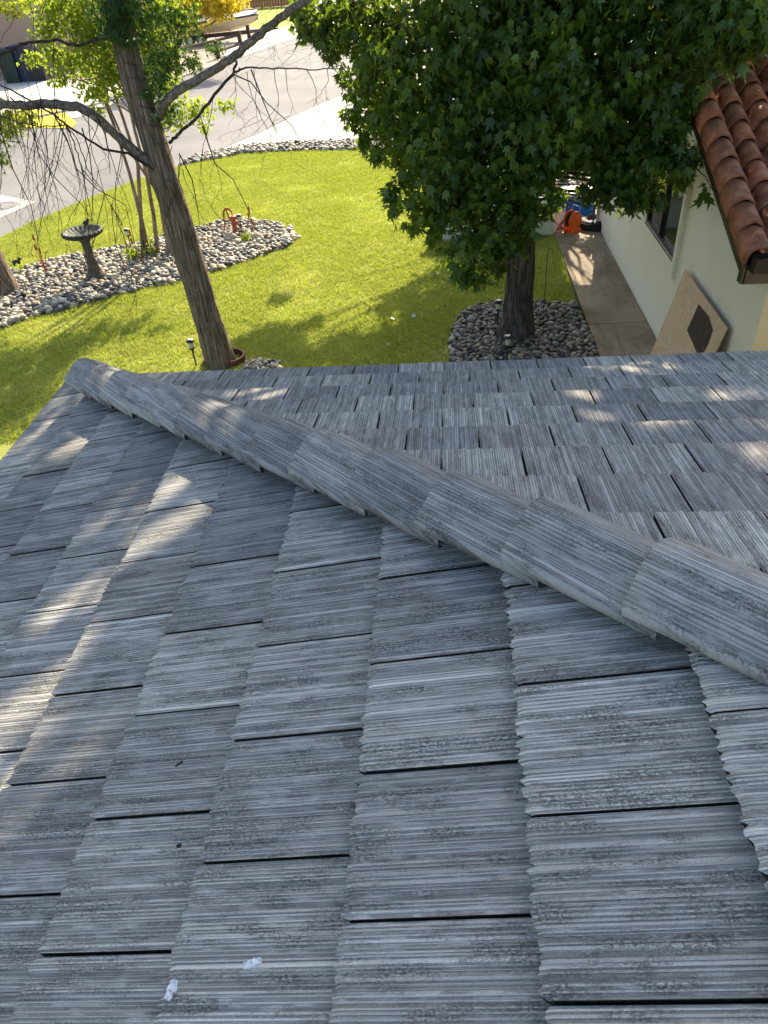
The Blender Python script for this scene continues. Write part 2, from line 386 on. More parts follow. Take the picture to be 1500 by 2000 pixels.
NV, NU, TL = 44, 3, .45
def tile_mesh(seed, name, mirror=False):
    r = random.Random(seed); w = TW-.007
    # irregular scraped ribs across the tile
    ed = [0.0]
    while ed[-1] < 1: ed.append(ed[-1]+r.choice((.06, .08, .09, .11)))
    ed = [e/ed[-1] for e in ed]; amp = [r.uniform(.45, 1) for _ in ed]
    def rib(t):
        for i in range(len(ed)-1):
            if t <= ed[i+1]+1e-9:
                q = (t-ed[i])/(ed[i+1]-ed[i]); return (math.sin(math.pi*q)**.38)*amp[i]
        return 0
    us = [0, .0045, .16, TL]; V = []; Fc = []
    ru = [r.uniform(-.0022, .0022) for _ in range(NV+1)]
    for iu, u in enumerate([0]+us):
        for j in range(NV+1):
            t = j/NV; y = t*w+.0035; rb = rib(min(t, .9999)); n = HN*(1-u/EXP)+rb*.0042-.002
            uu = u
            if iu <= 1:
                uu = u-.0175*rb+ru[j]*1.8+.003*mnoise.noise(Vector((t*40, seed*3.1, 0)))
                if iu == 0: n = .004; uu += .012
                else: n -= .0035
            elif iu == 2: uu = u+.004-.006*rb+ru[j]
            else: n += ru[j]*.4
            V.append((uu, y, n))
    n1 = NV+1
    for iu in range(len(us)):
        for j in range(NV): Fc.append((iu*n1+j, (iu+1)*n1+j, (iu+1)*n1+j+1, iu*n1+j+1)[::-1])
    # sides
    b = len(V)
    for j in (0, NV):
        for k, iu in enumerate(range(1, 5)):
            p = V[iu*n1+j]; V.append((p[0]+(.006 if k == 0 else 0), p[1], p[2]-(.03 if k else .046)))
    for s, j in ((0, 0), (1, NV)):
        for k in range(3):
            f = (( k+1)*n1+j, (k+2)*n1+j, b+s*4+k+1, b+s*4+k); Fc.append(f if s == 1 else f[::-1])
    me = bpy.data.meshes.new(name); me.from_pydata(V, [], Fc); me.update()
    for i, p in enumerate(me.polygons): p.use_smooth = (NV*2 <= i < NV*4)
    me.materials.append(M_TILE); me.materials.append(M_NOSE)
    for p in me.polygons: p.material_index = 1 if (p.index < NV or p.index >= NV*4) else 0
    return me
TV = [tile_mesh(s, 'roof_tile') for s in range(8)]
def frameA(k, y):   # tile frame: nose-left corner, u up-slope, v across
    x = k*EXP*CS
    return Matrix(((CS, 0, -SN, x), (0, 1, 0, y), (SN, 0, CS, x*T3), (0, 0, 0, 1)))
B0 = -.1105
def frameB(k, x):
    v = B0+k*EXP*CS
    return Matrix(((0, 1, 0, x), (-CS, 0, SN, -v), (SN, 0, CS, v*T3), (0, 0, 0, 1)))
spec = []
def inview(Mx):
    mn = 1e9; ok = False; big = 0; P = []
    for u, v in ((0, 0), (0, TW), (EXP, 0), (EXP, TW), (EXP/2, TW/2)):
        p = Mx @ Vector((u, v, HN)); x, y, z = pj(p)
        if z < .2: return 0
        P.append((x, y)); ok |= (-15 < x < 1515 and -15 < y < 2015)
    return (abs((P[3][0]-P[0][0])*(P[2][1]-P[1][1])-(P[2][0]-P[1][0])*(P[3][1]-P[0][1]))/2+1) if ok else 0
for k in range(0, 14):
    base = -2.846 - (0 if k % 2 else .5*TW)
    for m in range(-12, 26):
        y1 = base-m*TW; y0 = y1-TW        # tile spans y0..y1
        x0, x1 = k*EXP*CS, (k*EXP+TL)*CS
        if x0 > -y0+.02 or y0 < -9: continue
        if y1 > .5: continue
        cut = x1+.02 > -y1
        M_ = frameA(k, y0); spec.append(('A', M_, cut, inview(M_)))
for k in range(0, 14):
    base = 2.292+(.5*TW if k % 2 else 0)
    for m in range(-10, 20):
        x0 = base+m*TW; x1 = x0+TW; v0 = B0+k*EXP*CS; v1 = v0+TL*CS
        if x1 < v0-.02 or x0 > 8.4 or x1 < 0: continue
        cut = x0 < v1+.02
        M_ = frameB(k, x0); spec.append(('B', M_, cut, inview(M_)))
vis = sorted([s for s in spec if s[3] > 0], key=lambda s: -s[3]); print('tiles in view', len(vis), 'all', len(spec))
CAPN = 16
single = set(id(s[1]) for s in vis[:300-CAPN])
rest = bmesh.new()
for i, (side, M_, cut, a) in enumerate(spec):
    src = TV[(i*5+i//7) % 8]
    jit = Matrix.Translation((random.uniform(-.003, .003), random.uniform(-.001, .001), random.uniform(0, .0025)))
    Mj = M_ @ jit
    me = src
    if cut:
        bm = bmesh.new(); bm.from_mesh(src)
        Mi = Mj.inverted(); no = Vector((1, 1, 0)).normalized(); sg = 1 if side == 'A' else -1
        # keep side A: x < -y ; hip plane through origin, normal (1,1,0)
        co = Mi @ Vector((0, 0, 0)); nl = (Mi.to_3x3() @ (no*sg)).normalized()
        bmesh.ops.bisect_plane(bm, geom=bm.verts[:]+bm.edges[:]+bm.faces[:], plane_co=co-nl*.012, plane_no=nl, clear_outer=True)
        if len(bm.faces) < 2: bm.free(); continue
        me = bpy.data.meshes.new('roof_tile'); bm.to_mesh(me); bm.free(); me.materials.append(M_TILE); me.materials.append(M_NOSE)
        if not len(me.polygons): continue
    if id(M_) in single:
        o = bpy.data.objects.new('roof_tile', me); link(o, roof); o.matrix_local = Mj
    else:
        n0 = len(rest.verts); rest.from_mesh(me); rest.verts.ensure_lookup_table()
        for v in rest.verts[n0:]: v.co = Mj @ v.co
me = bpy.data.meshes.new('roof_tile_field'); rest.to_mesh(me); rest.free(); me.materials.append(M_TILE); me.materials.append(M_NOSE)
o = link(bpy.data.objects.new('roof_tile_field', me), roof); o['kind'] = 'stuff'

# hip caps: each overlaps the head of the one below
def cap_mesh(seed, closed=False):
    r = random.Random(seed); L = .43; prof = [(-.146, -.030), (-.143, .000), (-.10, .030), (-.055, .061), (-.036, .072), (-.018, .079), (.018, .079), (.036, .072), (.055, .061), (.10, .030), (.143, .000), (.146, -.030)]
    V = []; Fc = []; n = len(prof); st = [0, .006, .11, .22, .33, L]
    for k, s_ in enumerate(st):
        q = s_/L
        for o_, h_ in prof:
            j = r.uniform(-.0016, .0016); w = 1-.10*q
            V.append((s_+(.004*r.random() if k == 0 else 0), o_*w*(1 if k else .992), h_*(1-.12*q)-.056*q-(0.004 if k == 0 else 0)+j))
    for k in range(len(st)-1):
        for j in range(n-1): Fc.append((k*n+j, (k+1)*n+j, (k+1)*n+j+1, k*n+j+1)[::-1])
    b = len(V)     # inner surface
    for k, s_ in enumerate(st):
        q = s_/L
        for o_, h_ in prof:
            V.append((s_+(.006 if k == 0 else 0), o_*.86*(1-.10*q), (max(h_, -.004)*.9)*(1-.12*q)-.056*q-.026))
    for k in range(len(st)-1):
        for j in range(n-1): Fc.append((b+k*n+j, b+(k+1)*n+j, b+(k+1)*n+j+1, b+k*n+j+1))
    for j in range(n-1): Fc.append((j, j+1, b+j+1, b+j)[::-1])
    for k in range(len(st)-1):
        Fc.append((k*n, (k+1)*n, b+(k+1)*n, b+k*n)); Fc.append((k*n+n-1, (k+1)*n+n-1, b+(k+1)*n+n-1, b+k*n+n-1)[::-1])
    if closed:
        c = len(V); V += [(-.05, o_*.62, h_*.62-.03) for o_, h_ in prof]
        for j in range(n-1): Fc.append((c+j, j, j+1, c+j+1)[::-1])
        Fc.append(tuple(range(c, c+n))); Fc.append((c, c+n-1, n-1, 0))
    me = bpy.data.meshes.new('hip_tile'); me.from_pydata(V, [], Fc); me.update()
    for p in me.polygons: p.use_smooth = False
    sm = (len(st)-1)*(n-1)
    for i, p in enumerate(me.polygons): p.use_smooth = i < sm
    me.materials.append(M_CAP); return me
CV = [cap_mesh(40+i) for i in range(4)]; CE = cap_mesh(60, True)
ss = [.428, .752, 1.075, 1.398, 1.714, 2.066, 2.384, 2.718, 3.039, 3.373, 3.708, 4.034, 4.376, 4.71, 5.05, 5.39]
for i, s_ in enumerate(ss):
    zz = s_*.2357+.162-.0155*(s_-.4)+random.uniform(-.002, .010)
    px = s_/math.sqrt(2); pit = math.atan(.2357-.0155)
    Mx = Matrix.Translation((px, -px, zz)) @ Matrix.Rotation(-math.pi/4+random.uniform(-.022, .022), 4, 'Z') @ Matrix.Rotation(-pit, 4, 'Y') @ Matrix.Rotation(random.uniform(-.02, .02), 4, 'X')
    o = bpy.data.objects.new('hip_tile', CE if i == 0 else CV[i % 4]); link(o, roof); o.matrix_local = Mx
hb = MB(); d2 = 5.4/math.sqrt(2); q = .055
for k in range(1):
    a = Vector((.42, -.42, .42/3*1.0)); b_ = Vector((d2, -d2, d2/3)); sidev = Vector((q, q, 0))*.7071
    vs = [a-sidev+Vector((0, 0, -.02)), a+sidev+Vector((0, 0, -.02)), b_+sidev+Vector((0, 0, -.02)), b_-sidev+Vector((0, 0, -.02))]
    top = [v+Vector((0, 0, .13)) for v in vs[:2]]+[v+Vector((0, 0, .075)) for v in vs[2:]]
    hb.add(vs+top, [(0, 1, 2, 3)[::-1], (4, 5, 6, 7), (0, 1, 5, 4), (1, 2, 6, 5), (2, 3, 7, 6), (3, 0, 4, 7)])
hb.obj('hip_board', bpy.data.materials['black roofing felt'], house)

# scraps lying on the roof
def onA(x, y, h=.06):
    d = ray(x, y); t = (CAMP[0]*T3+h-CAMP[2])/(d[2]-d[0]*T3); return CAMP+d*t
def scrap(px, py, l, w, rz, label, mat, name='paper_scrap', cat='scrap'):
    m = MB(); r = random.Random(px); n = 7
    for k in range(2):
        vs = []; 
        for i in range(n+1):
            u = (i/n-.5)*l
            for v in (-.5, 0, .5): vs.append((u, v*w*(1-.35*abs(2*i/n-1))+r.uniform(-1, 1)*w*.12, .004+k*.003+abs(math.sin(i*2.1+v*3))*w*.35))
        m.add(vs, [(i*3+j, (i+1)*3+j, (i+1)*3+j+1, i*3+j+1) for i in range(n) for j in range(2)])
    o = m.obj(name, mat); p = onA(px, py, .068); o.location = p; o.rotation_euler = (0, -TH*.6, rz); return tag(o, label, cat)
scrap(497, 1884, .034, .016, .25, 'crumpled white scrap lying flat in the middle of a lower tile', M_SCRAP)
scrap(338, 1935, .034, .018, 1.25, 'torn white scrap caught upright on a tile edge near the bottom', M_SCRAP)
scrap(352, 1494, .022, .005, .7, 'small dry twig bit lying on pale tile', M_TWIG, 'twig_bit', 'twig')
scrap(352, 1655, .012, .009, .3, 'tiny brown leaf crumb on a dark grey tile', M_TWIG, 'leaf_bit', 'leaf')

# ------------------------------------------------------------------ ground
def flat(name, poly, z, mat, thick=.0, parent=None, kind='structure'):
    me = bpy.data.meshes.new(name)
    n = len(poly); V = [(p[0], p[1], z) for p in poly]; a = sum(poly[i][0]*poly[(i+1) % n][1]-poly[(i+1) % n][0]*poly[i][1] for i in range(n))
    f = tuple(range(n)) if a > 0 else tuple(range(n))[::-1]
    if thick:
        m = MB(); m.prism([(p[0], p[1]) for p in poly], z-thick, z); o = m.obj(name, mat, parent)
    else:
        me.from_pydata(V, [], [f]); me.materials.append(mat); o = link(bpy.data.objects.new(name, me), parent)
    if kind and parent is None: o['kind'] = kind
    return o
def P(lst, z=G): return [tuple(gz(x, y, z)[:2]) for x, y in lst]
flat('ground', [(-250, -60), (250, -60), (250, 350), (-250, 350)], G-.10, m_ground('dry soil', [(.35, (.16, .13, .08)), (.65, (.30, .26, .17))], .3, 8))
STL = P([(350, 325), (300, 340), (180, 385), (60, 435), (0, 465)])
CURB = [tuple(p) for p in P([(760, 155), (680, 180), (600, 213), (500, 262), (380, 312)])]
street = [(14, 75), (4.2, 44)]+CURB+STL+[(-8.9, 8), (-12, -10), (-40, -10), (-40, 10), (-24, 19), (-15.2, 26.5), (-12.3, 30.5), (-11.0, 35)]+P([(400, 135), (470, 112), (560, 80), (620, 62)])+[(-1, 75)]
flat('street', street, G-.02, M_ASPH)
# lawn
LAWN = STL[::-1]+P([(480, 300), (600, 295), (740, 293), (800, 300)])+[(3.2, 16.4), (4.2, 13.0), (4.3, 10.3), (4.72, 10.1), (4.66, 4.5), (4.6, 1.2), (-1.0, 1.2), (-3, .5), (-3.2, -8), (-12, -10), (-8.9, 8)]
flat('lawn', LAWN, G, M_SOIL)
DRIVE = CURB[::-1]+[(1.4, 34), (5, 40), (12, 40), (12, 14), (3.4, 16.6)]+P([(800, 292), (740, 278), (600, 280), (480, 288), (380, 312)])
flat('driveway', DRIVE, G-.004, M_CONC)
# driveway joints as recessed dark grooves
jm = MB()
for a, b in (((490, 283), (690, 228)), ((560, 243), (760, 232)), ((600, 213), (700, 236))):
    A, B_ = gz(*a), gz(*b); d = np.array([-(B_-A)[1], (B_-A)[0]]); d = d/np.hypot(*d)*.012
    jm.add([(A[0]-d[0], A[1]-d[1], G+.001), (B_[0]-d[0], B_[1]-d[1], G+.001), (B_[0]+d[0], B_[1]+d[1], G+.001), (A[0]+d[0], A[1]+d[1], G+.001)], [(3, 2, 1, 0)])
j_o = jm.obj('expansion_joint', M_SOIL2); j_o['kind'] = 'structure'
cb = MB()
for i in range(len(CURB)-1):
    A, B_ = np.array(CURB[i]), np.array(CURB[i+1]); d = (B_-A)/np.hypot(*(B_-A)); n_ = np.array([-d[1], d[0]])
    M_ = Matrix.Rotation(math.atan2(d[1], d[0]), 3, 'Z'); c = (A+B_)/2
    cb.box((c[0], c[1], G-.03), (np.hypot(*(B_-A))+.02, .05, .07), M_)
o = cb.obj('kerb', plain('dark wet kerb', (.12, .11, .10), .8, .3, .2, 10, .003)); o['kind'] = 'structure'
# walkway in slabs
walk = empty('walkway', (0, 0, 0)); walk['kind'] = 'structure'
WX0, WX1 = 4.72, 5.585
ys = [1.0, 2.6, 4.1, 5.62, 7.16, 8.75, 9.95, 11.6]; ys = [1.0, 2.55, 4.15, 6.05, 9.55, 11.8]
for a, b in zip(ys[:-1], ys[1:]):
    m = MB(); m.box(((WX0+WX1)/2, (a+b)/2, G-.03), (WX1-WX0, b-a-.012, .10)); bevel(m.obj('slab', M_PATH, walk), .006, 1)

# ------------------------------------------------------------------ grass blades
def inpoly(x, y, poly):
    r = np.zeros(len(x), bool); n = len(poly); j = n-1
    for i in range(n):
        xi, yi = poly[i][:2]; xj, yj = poly[j][:2]
        if yi != yj:
            r ^= ((yi > y) != (yj > y)) & (x < (xj-xi)*(y-yi)/(yj-yi)+xi)
        j = i
    return r
BED1 = P([(-60, 665), (0, 645), (60, 622), (150, 600), (300, 560), (350, 552), (430, 528), (500, 505), (560, 485), (585, 465), (570, 448), (540, 438), (480, 430), (420, 438), (280, 475), (200, 490), (100, 510), (50, 525), (-20, 535), (-70, 560)])
BED2 = P([(868, 760), (880, 700), (880, 660), (895, 620), (930, 598), (980, 592), (1060, 593), (1125, 598), (1145, 640), (1165, 690), (1180, 760)])
BED3 = [(1.7, 17.9), (3.2, 16.4), (4.25, 13.0), (4.3, 10.42), (6.4, 10.42), (6.4, 17.5), (3.4, 17.7)]
BED4 = P([(350, 325), (480, 300), (600, 295), (740, 293), (800, 300), (800, 288), (740, 276), (600, 278), (480, 286), (380, 306)])
def vnoise(x, y, f, seed):
    # cheap smooth value noise
    xi = x*f; yi = y*f; x0 = np.floor(xi).astype(int); y0 = np.floor(yi).astype(int); tx = xi-x0; ty = yi-y0
    tx = tx*tx*(3-2*tx); ty = ty*ty*(3-2*ty)
    def h(a, b): return ((np.sin(a*127.1+b*311.7+seed*74.7)*43758.5453) % 1)
    return (h(x0, y0)*(1-tx)+h(x0+1, y0)*tx)*(1-ty)+(h(x0, y0+1)*(1-tx)+h(x0+1, y0+1)*tx)*ty
def grass(name, poly, n, excl, box, hscale=1.0, z=G):
    x = rng.uniform(box[0], box[1], n); y = rng.uniform(box[2], box[3], n)
    k = inpoly(x, y, poly)
    for e in excl: k &= ~inpoly(x, y, e)
    patch = vnoise(x, y, 1.1, 3)*.6+vnoise(x, y, 3.7, 5)*.4
    k &= rng.random(n) < .5+.7*patch
    x, y, patch = x[k], y[k], patch[k]; m = len(x); fine = vnoise(x, y, 9, 9)
    h = (.028+.030*rng.random(m))*(.7+.6*fine)*hscale; w = .0045+.004*rng.random(m); an = rng.uniform(0, 2*np.pi, m); lean = rng.uniform(.2, 1.1, m)*h; la = rng.uniform(0, 2*np.pi, m)
    dx, dy = np.cos(an)*w, np.sin(an)*w
    V = np.empty((m, 3, 3), np.float32)
    V[:, 0] = np.stack([x-dx, y-dy, np.full(m, z)], 1); V[:, 1] = np.stack([x+dx, y+dy, np.full(m, z)], 1)
    V[:, 2] = np.stack([x+np.cos(la)*lean, y+np.sin(la)*lean, z+h], 1)
    tone = np.clip(.25+.55*patch+.35*(rng.random(m)-.5), 0, .999)
    return np_mesh(name, V.reshape(-1, 3), np.arange(3*m).reshape(-1, 3), M_GRASS, False, np.repeat(tone, 3))
me = grass('grass', LAWN, 760000, [BED1, BED2], (-10, 4.72, 3.2, 19.2))
o = link(bpy.data.objects.new('grass', me)); tag(o, 'sunlit mown yellow green lawn grass around the cobble beds', 'grass', kind='stuff')

# ------------------------------------------------------------------ cobbles
def ico(seed):
    bm = bmesh.new(); bmesh.ops.create_icosphere(bm, subdivisions=2, radius=1); r = random.Random(seed)
    s = (1, r.uniform(.62, .9), r.uniform(.42, .62)); V = []
    for v in bm.verts:
        n = 1+.10*mnoise.noise(v.co*1.3+Vector((seed*3.7, 0, 0))); V.append((v.co.x*s[0]*n, v.co.y*s[1]*n, v.co.z*s[2]*n))
    Fc = [[v.index for v in f.verts] for f in bm.faces]; bm.free(); return np.array(V), np.array(Fc)
def ico1(seed):
    bm = bmesh.new(); bmesh.ops.create_icosphere(bm, subdivisions=1, radius=1); r = random.Random(seed)
    s = (1, r.uniform(.62, .9), r.uniform(.42, .62)); V = np.array([(v.co.x*s[0], v.co.y*s[1], v.co.z*s[2]) for v in bm.verts])
    Fc = np.array([[v.index for v in f.verts] for f in bm.faces]); bm.free(); return V*1.03, Fc
ICO = [ico(i) for i in range(6)]; ICOM = [np_mesh('cobble', v, f, M_COB, True) for v, f in ICO]; ICO1 = [ico1(i) for i in range(6)]
M_CD, M_CDJ = m_shaded(M_COB, 'shade darkened cobble'), m_shaded(M_COBJ, 'shade darkened cobble mass'); ICOD = [np_mesh('cobble', v, f, M_CD, True) for v, f in ICO]  # same stones, tree shade painted in as a darker colour
def cobble_bed(name, poly, size, label, nparts, keepout=(), lo=True, dark=False, group=None, cat='cobble bed', z=G):
    root = empty(name, (float(np.mean([p[0] for p in poly])), float(np.mean([p[1] for p in poly])), z), label, cat, group)
    b = MB(); b.prism([(p[0], p[1]) for p in poly], z-.05, z+.012)
    s = b.obj('bed_soil', M_SOIL2, root); s.location = -root.location
    xs = [p[0] for p in poly]; yy = [p[1] for p in poly]; pts = []
    for layer in range(2):
        st = size*1.62 if layer == 0 else size*2.0
        y = min(yy)+layer*size
        row = 0
        while y < max(yy):
            x = min(xs)+(row % 2)*st/2+layer*st*.4
            while x < max(xs):
                pts.append((x+random.uniform(-.3, .3)*st, y+random.uniform(-.3, .3)*st, layer)); x += st
            y += st*.84; row += 1
    pts = np.array(pts); k = inpoly(pts[:, 0], pts[:, 1], poly); pts = pts[k]
    for cx, cy, r in keepout: pts = pts[np.hypot(pts[:, 0]-cx, pts[:, 1]-cy) > r]
    ins = []
    for x, y, l in pts:
        s_ = size*random.choice((.62, .8, .9, 1, 1.1, 1.35))*random.uniform(.85, 1.15)
        px, py, d = pj((x, y, z)); v = -20 < px < 1520 and py > -20
        ins.append((x, y, z+.018+l*size*.62+random.uniform(-.006, .012), s_, random.uniform(0, 6.28), random.uniform(-.35, .35), random.uniform(-.35, .35), (s_/d if v and py < 712 else 0)))
    order = sorted(range(len(ins)), key=lambda i: -ins[i][7]); top = set(order[:nparts]); VV = []; FF = []; TT = []; nb = 0
    for i, (x, y, z_, s_, a, b_, c, _) in enumerate(ins):
        M_ = Matrix.Translation((x, y, z_)) @ Matrix.Rotation(a, 4, 'Z') @ Matrix.Rotation(b_, 4, 'X') @ Matrix.Rotation(c, 4, 'Y') @ Matrix.Scale(s_, 4)
        if i in top:
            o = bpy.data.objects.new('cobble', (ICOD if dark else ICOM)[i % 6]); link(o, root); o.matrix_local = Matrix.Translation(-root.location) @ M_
        else:
            v, f = (ICO1 if lo else ICO)[i % 6]; A = np.array(M_.to_3x3()); VV.append(v@A.T+np.array([x, y, z_])-np.array(root.location)); FF.append(f+nb); nb += len(v); TT.append(np.full(len(v), random.random()))
    if VV:
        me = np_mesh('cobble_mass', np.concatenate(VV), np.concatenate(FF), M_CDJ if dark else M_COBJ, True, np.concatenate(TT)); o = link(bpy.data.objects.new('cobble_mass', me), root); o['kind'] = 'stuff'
    print(name, len(ins)); return root
GUM = gz(1008, 655); CED = gz(433, 711); LFT = gz(8, 572)
cobble_bed('cobble_bed', BED1, .062, 'long curved bed of pale river cobbles running under the birdbath', 300, [(LFT[0], LFT[1], .3)])
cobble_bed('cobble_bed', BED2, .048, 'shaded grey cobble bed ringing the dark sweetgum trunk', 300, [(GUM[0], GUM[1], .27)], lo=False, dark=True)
cobble_bed('cobble_bed', BED3, .075, 'cobble bed behind the low pale wall seen through leaves', 60)
cobble_bed('cobble_strip', BED4, .075, 'narrow strip of cobbles between the lawn and the driveway', 60, cat='cobble strip')
cobble_bed('cobble_bed', P([(478, 740), (480, 708), (500, 706), (545, 709), (560, 740)]), .042, 'few pale cobbles at the roof edge beside the leaning trunk', 20)

# ------------------------------------------------------------------ foliage
def star_leaf():
    # five pointed sweetgum leaf, stem at origin, tip along +y, folded a little
    V = [(0, .35, 0)]; tips = [(-100, .46), (-48, .74), (0, 1.0), (48, .74), (100, .46)]
    out = [(0, .12, 0)]
    for i, (a, r) in enumerate(tips):
        an = R(a); out.append((math.sin(an)*r*.62, .35+math.cos(an)*r*.62, -.07 if i in (0, 4) else -.03))
        if i < 4:
            b = R((a+tips[i+1][0])/2); out.append((math.sin(b)*.22, .35+math.cos(b)*.22, .03))
    V += out; n = len(out); return np.array(V), np.array([(0, 1+i, 1+(i+1) % n) for i in range(n)])
def fold_leaf():
    v, f = star_leaf(); v = v.copy(); v[:, 2] += .32*np.abs(v[:, 0])-.12*v[:, 1]**2; return v, f
def oval_leaf():
    V = np.array([(0, 0, 0), (.28, .4, .05), (0, 1, 0), (-.28, .4, .05)]); return V, np.array([(0, 1, 2), (0, 2, 3)])
def spray_leaf():
    V = [(0, 0, 0)]; Fc = []
    for i, (a, l, w) in enumerate(((0, 1, .10), (38, .7, .08), (-38, .7, .08), (65, .45, .07), (-65, .45, .07))):
        an = R(a); y0 = .12*i; b = len(V); d = np.array([math.sin(an), math.cos(an), -.12]); s = np.array([math.cos(an), -math.sin(an), 0])*w
        o = np.array([0, y0*.6, 0]); V += [tuple(o-s), tuple(o+s), tuple(o+d*l)]; Fc.append((b, b+1, b+2))
    return np.array(V), np.array(Fc)
def scatter(name, pts, nrm, size, shape, mat, parent, jit=.7, droop=.5, szv=.35, off=(0, 0, 0)):
    v, f = shape; m = len(pts); up = rng.normal(0, 1, (m, 3))*jit+nrm; up /= np.linalg.norm(up, axis=1)[:, None]
    t = rng.normal(0, 1, (m, 3))*.6; t[:, 2] -= droop*2; t += nrm*.35; t -= (t*up).sum(1)[:, None]*up; t /= np.linalg.norm(t, axis=1)[:, None]
    b = np.cross(t, up); s = size*(1+szv*rng.uniform(-1, 1, m))
    W = (pts-np.array(off))[:, None, :]+s[:, None, None]*(v[None, :, 0, None]*b[:, None, :]+v[None, :, 1, None]*t[:, None, :]+v[None, :, 2, None]*up[:, None, :])
    Fc = f[None]+(np.arange(m)*len(v))[:, None, None]; cl = .5+.5*np.sin(pts[:, 0]*4.1+np.sin(pts[:, 2]*3.3)*1.7)*np.cos(pts[:, 2]*4.7+pts[:, 1]*2.9); tone = np.repeat(np.clip(.55*cl+.45*rng.random(m), 0, .999)**1.4, len(v))
    me = np_mesh(name, W.reshape(-1, 3), Fc.reshape(-1, 3), mat, False, tone); o = link(bpy.data.objects.new(name, me), parent); o['kind'] = 'stuff'; return o, (pts, b, t, up, s)
def lobe_pts(lobes, dens, shell=.55):
    P_, N_ = [], []
    for cx, cy, cz, rx, ry, rz in lobes:
        area = 4*math.pi*((rx*ry)**1.6/3+(rx*rz)**1.6/3+(ry*rz)**1.6/3)**(1/1.6); n = int(area*dens)
        d = rng.normal(0, 1, (n, 3)); d /= np.linalg.norm(d, axis=1)[:, None]
        rr = 1-shell*rng.random(n)**1.6; wob = 1+.22*np.sin(d[:, 0]*7+cx*5)*np.cos(d[:, 2]*6+cy*3)+.12*np.sin(d[:, 1]*13+cz)
        p = d*rr[:, None]*wob[:, None]*np.array([rx, ry, rz])+np.array([cx, cy, cz]); P_.append(p); N_.append(d)
    return np.concatenate(P_), np.concatenate(N_)
def wander(a, b, n, amp, seed, sag=0):
    r = random.Random(seed); a, b = Vector(a), Vector(b); L = (b-a).length; pts = []
    off = Vector((0, 0, 0))
    for i in range(n+1):
        t = i/n; w = math.sin(math.pi*t) if n > 1 else 0
        off = off*.6+Vector((r.uniform(-1, 1), r.uniform(-1, 1), r.uniform(-1, 1)))*amp*L
        pts.append(a.lerp(b, t)+off*min(1, 3*t)+Vector((0, 0, -sag*L*t*t)))
    return pts
def barkdisp(seed, amp, freq):
    def f(an, i, p):
        return amp*(abs(math.sin(an*freq*.5+mnoise.noise(Vector((math.cos(an)*1.5, math.sin(an)*1.5, p[2]*1.3+seed)))*5))-.5)+amp*1.5*mnoise.noise(Vector((math.cos(an)*2, math.sin(an)*2, p[2]*2.2+seed)))
    return f

def onB(x, y, h=.03):
    d = ray(x, y); t = (-T3*CAMP[1]+T3*B0*0+h-CAMP[2])/(d[2]+d[1]*T3); return CAMP+d*t
SUNV = np.array(sd)
LIT_SPOTS = [(onB(x, y), r*.9) for x, y, r in ((1275, 722, .20), (1240, 722, .13), (1145, 731, .10), (1130, 781, .10), (1165, 815, .11), (1250, 810, .09), (1282, 843, .09), (1494, 905, .07), (520, 772, .13), (470, 776, .1), (800, 905, .13), (850, 915, .1), (700, 845, .07), (1420, 780, .04), (1000, 722, .07))] + \
       [(onA(x, y, .06), r*1.25) for x, y, r in ((110, 1240, .15), (150, 1180, .12), (230, 1105, .13), (270, 1060, .10), (60, 1330, .13), (20, 1440, .13), (10, 1560, .12), (395, 930, .11), (400, 890, .08), (370, 980, .10), (345, 1020, .1), (330, 1300, .12), (300, 1350, .1), (390, 1360, .08), (630, 1000, .08), (600, 1080, .08), (640, 1040, .06), (200, 1010, .07), (40, 1650, .1))] + \
       [(onA(x, y, .22), r*1.25) for x, y, r in ((200, 735, .10), (405, 772, .10), (690, 905, .11), (720, 890, .08))]
LIT_SPOTS += [(gz(1140, 530), .36), (gz(1122, 510), .22), (gz(1152, 556), .24), (gz(1110, 468), .14), (gz(1176, 468), .12)]
def carve(p):  # removes leaves along sun rays, shaping the canopy to let chosen patches be lit
    k = np.ones(len(p), bool)
    for c, r in LIT_SPOTS:
        d = p-np.asarray(c); t = d@SUNV; e = np.linalg.norm(d-t[:, None]*SUNV, axis=1); k &= ~((e < r+.05) & (t > 0))
    return k
# --- sweetgum
gx0, gy0 = float(GUM[0]), float(GUM[1])
gum = empty('sweetgum_tree', (gx0, gy0, G), 'dense sweetgum tree with star shaped dark leaves rising from the cobble ring', 'tree')
m = MB(); pts = []; rad = []
for i in range(60):
    h = i/59*9.5; pts.append((.02*math.sin(h*1.2), .04*math.sin(h*.8), h-.05)); rad.append((.205-.016*h)+.13*math.exp(-h*5)+.004)
rad = [max(.03, r_) for r_ in rad]
m.tube(pts, rad, 40, disp=barkdisp(2, .06, 11)); m.obj('trunk', M_BARK_GUM, gum)
m = MB()
for i in range(10):
    a = i*.63+.2; l = random.uniform(.25, .42); m.tube([(.12*math.cos(a), .12*math.sin(a), .10), (.26*math.cos(a), .26*math.sin(a), .03), (l*math.cos(a+.1), l*math.sin(a+.1), -.03)], [.075, .05, .015], 8)
m.obj('root_flare', M_BARK_GUM, gum)
def Lo(px, py, Y, rx, ry, rz): p = gy(px, py, Y); return (float(p[0]), float(p[1]), float(p[2]), rx, ry, rz)
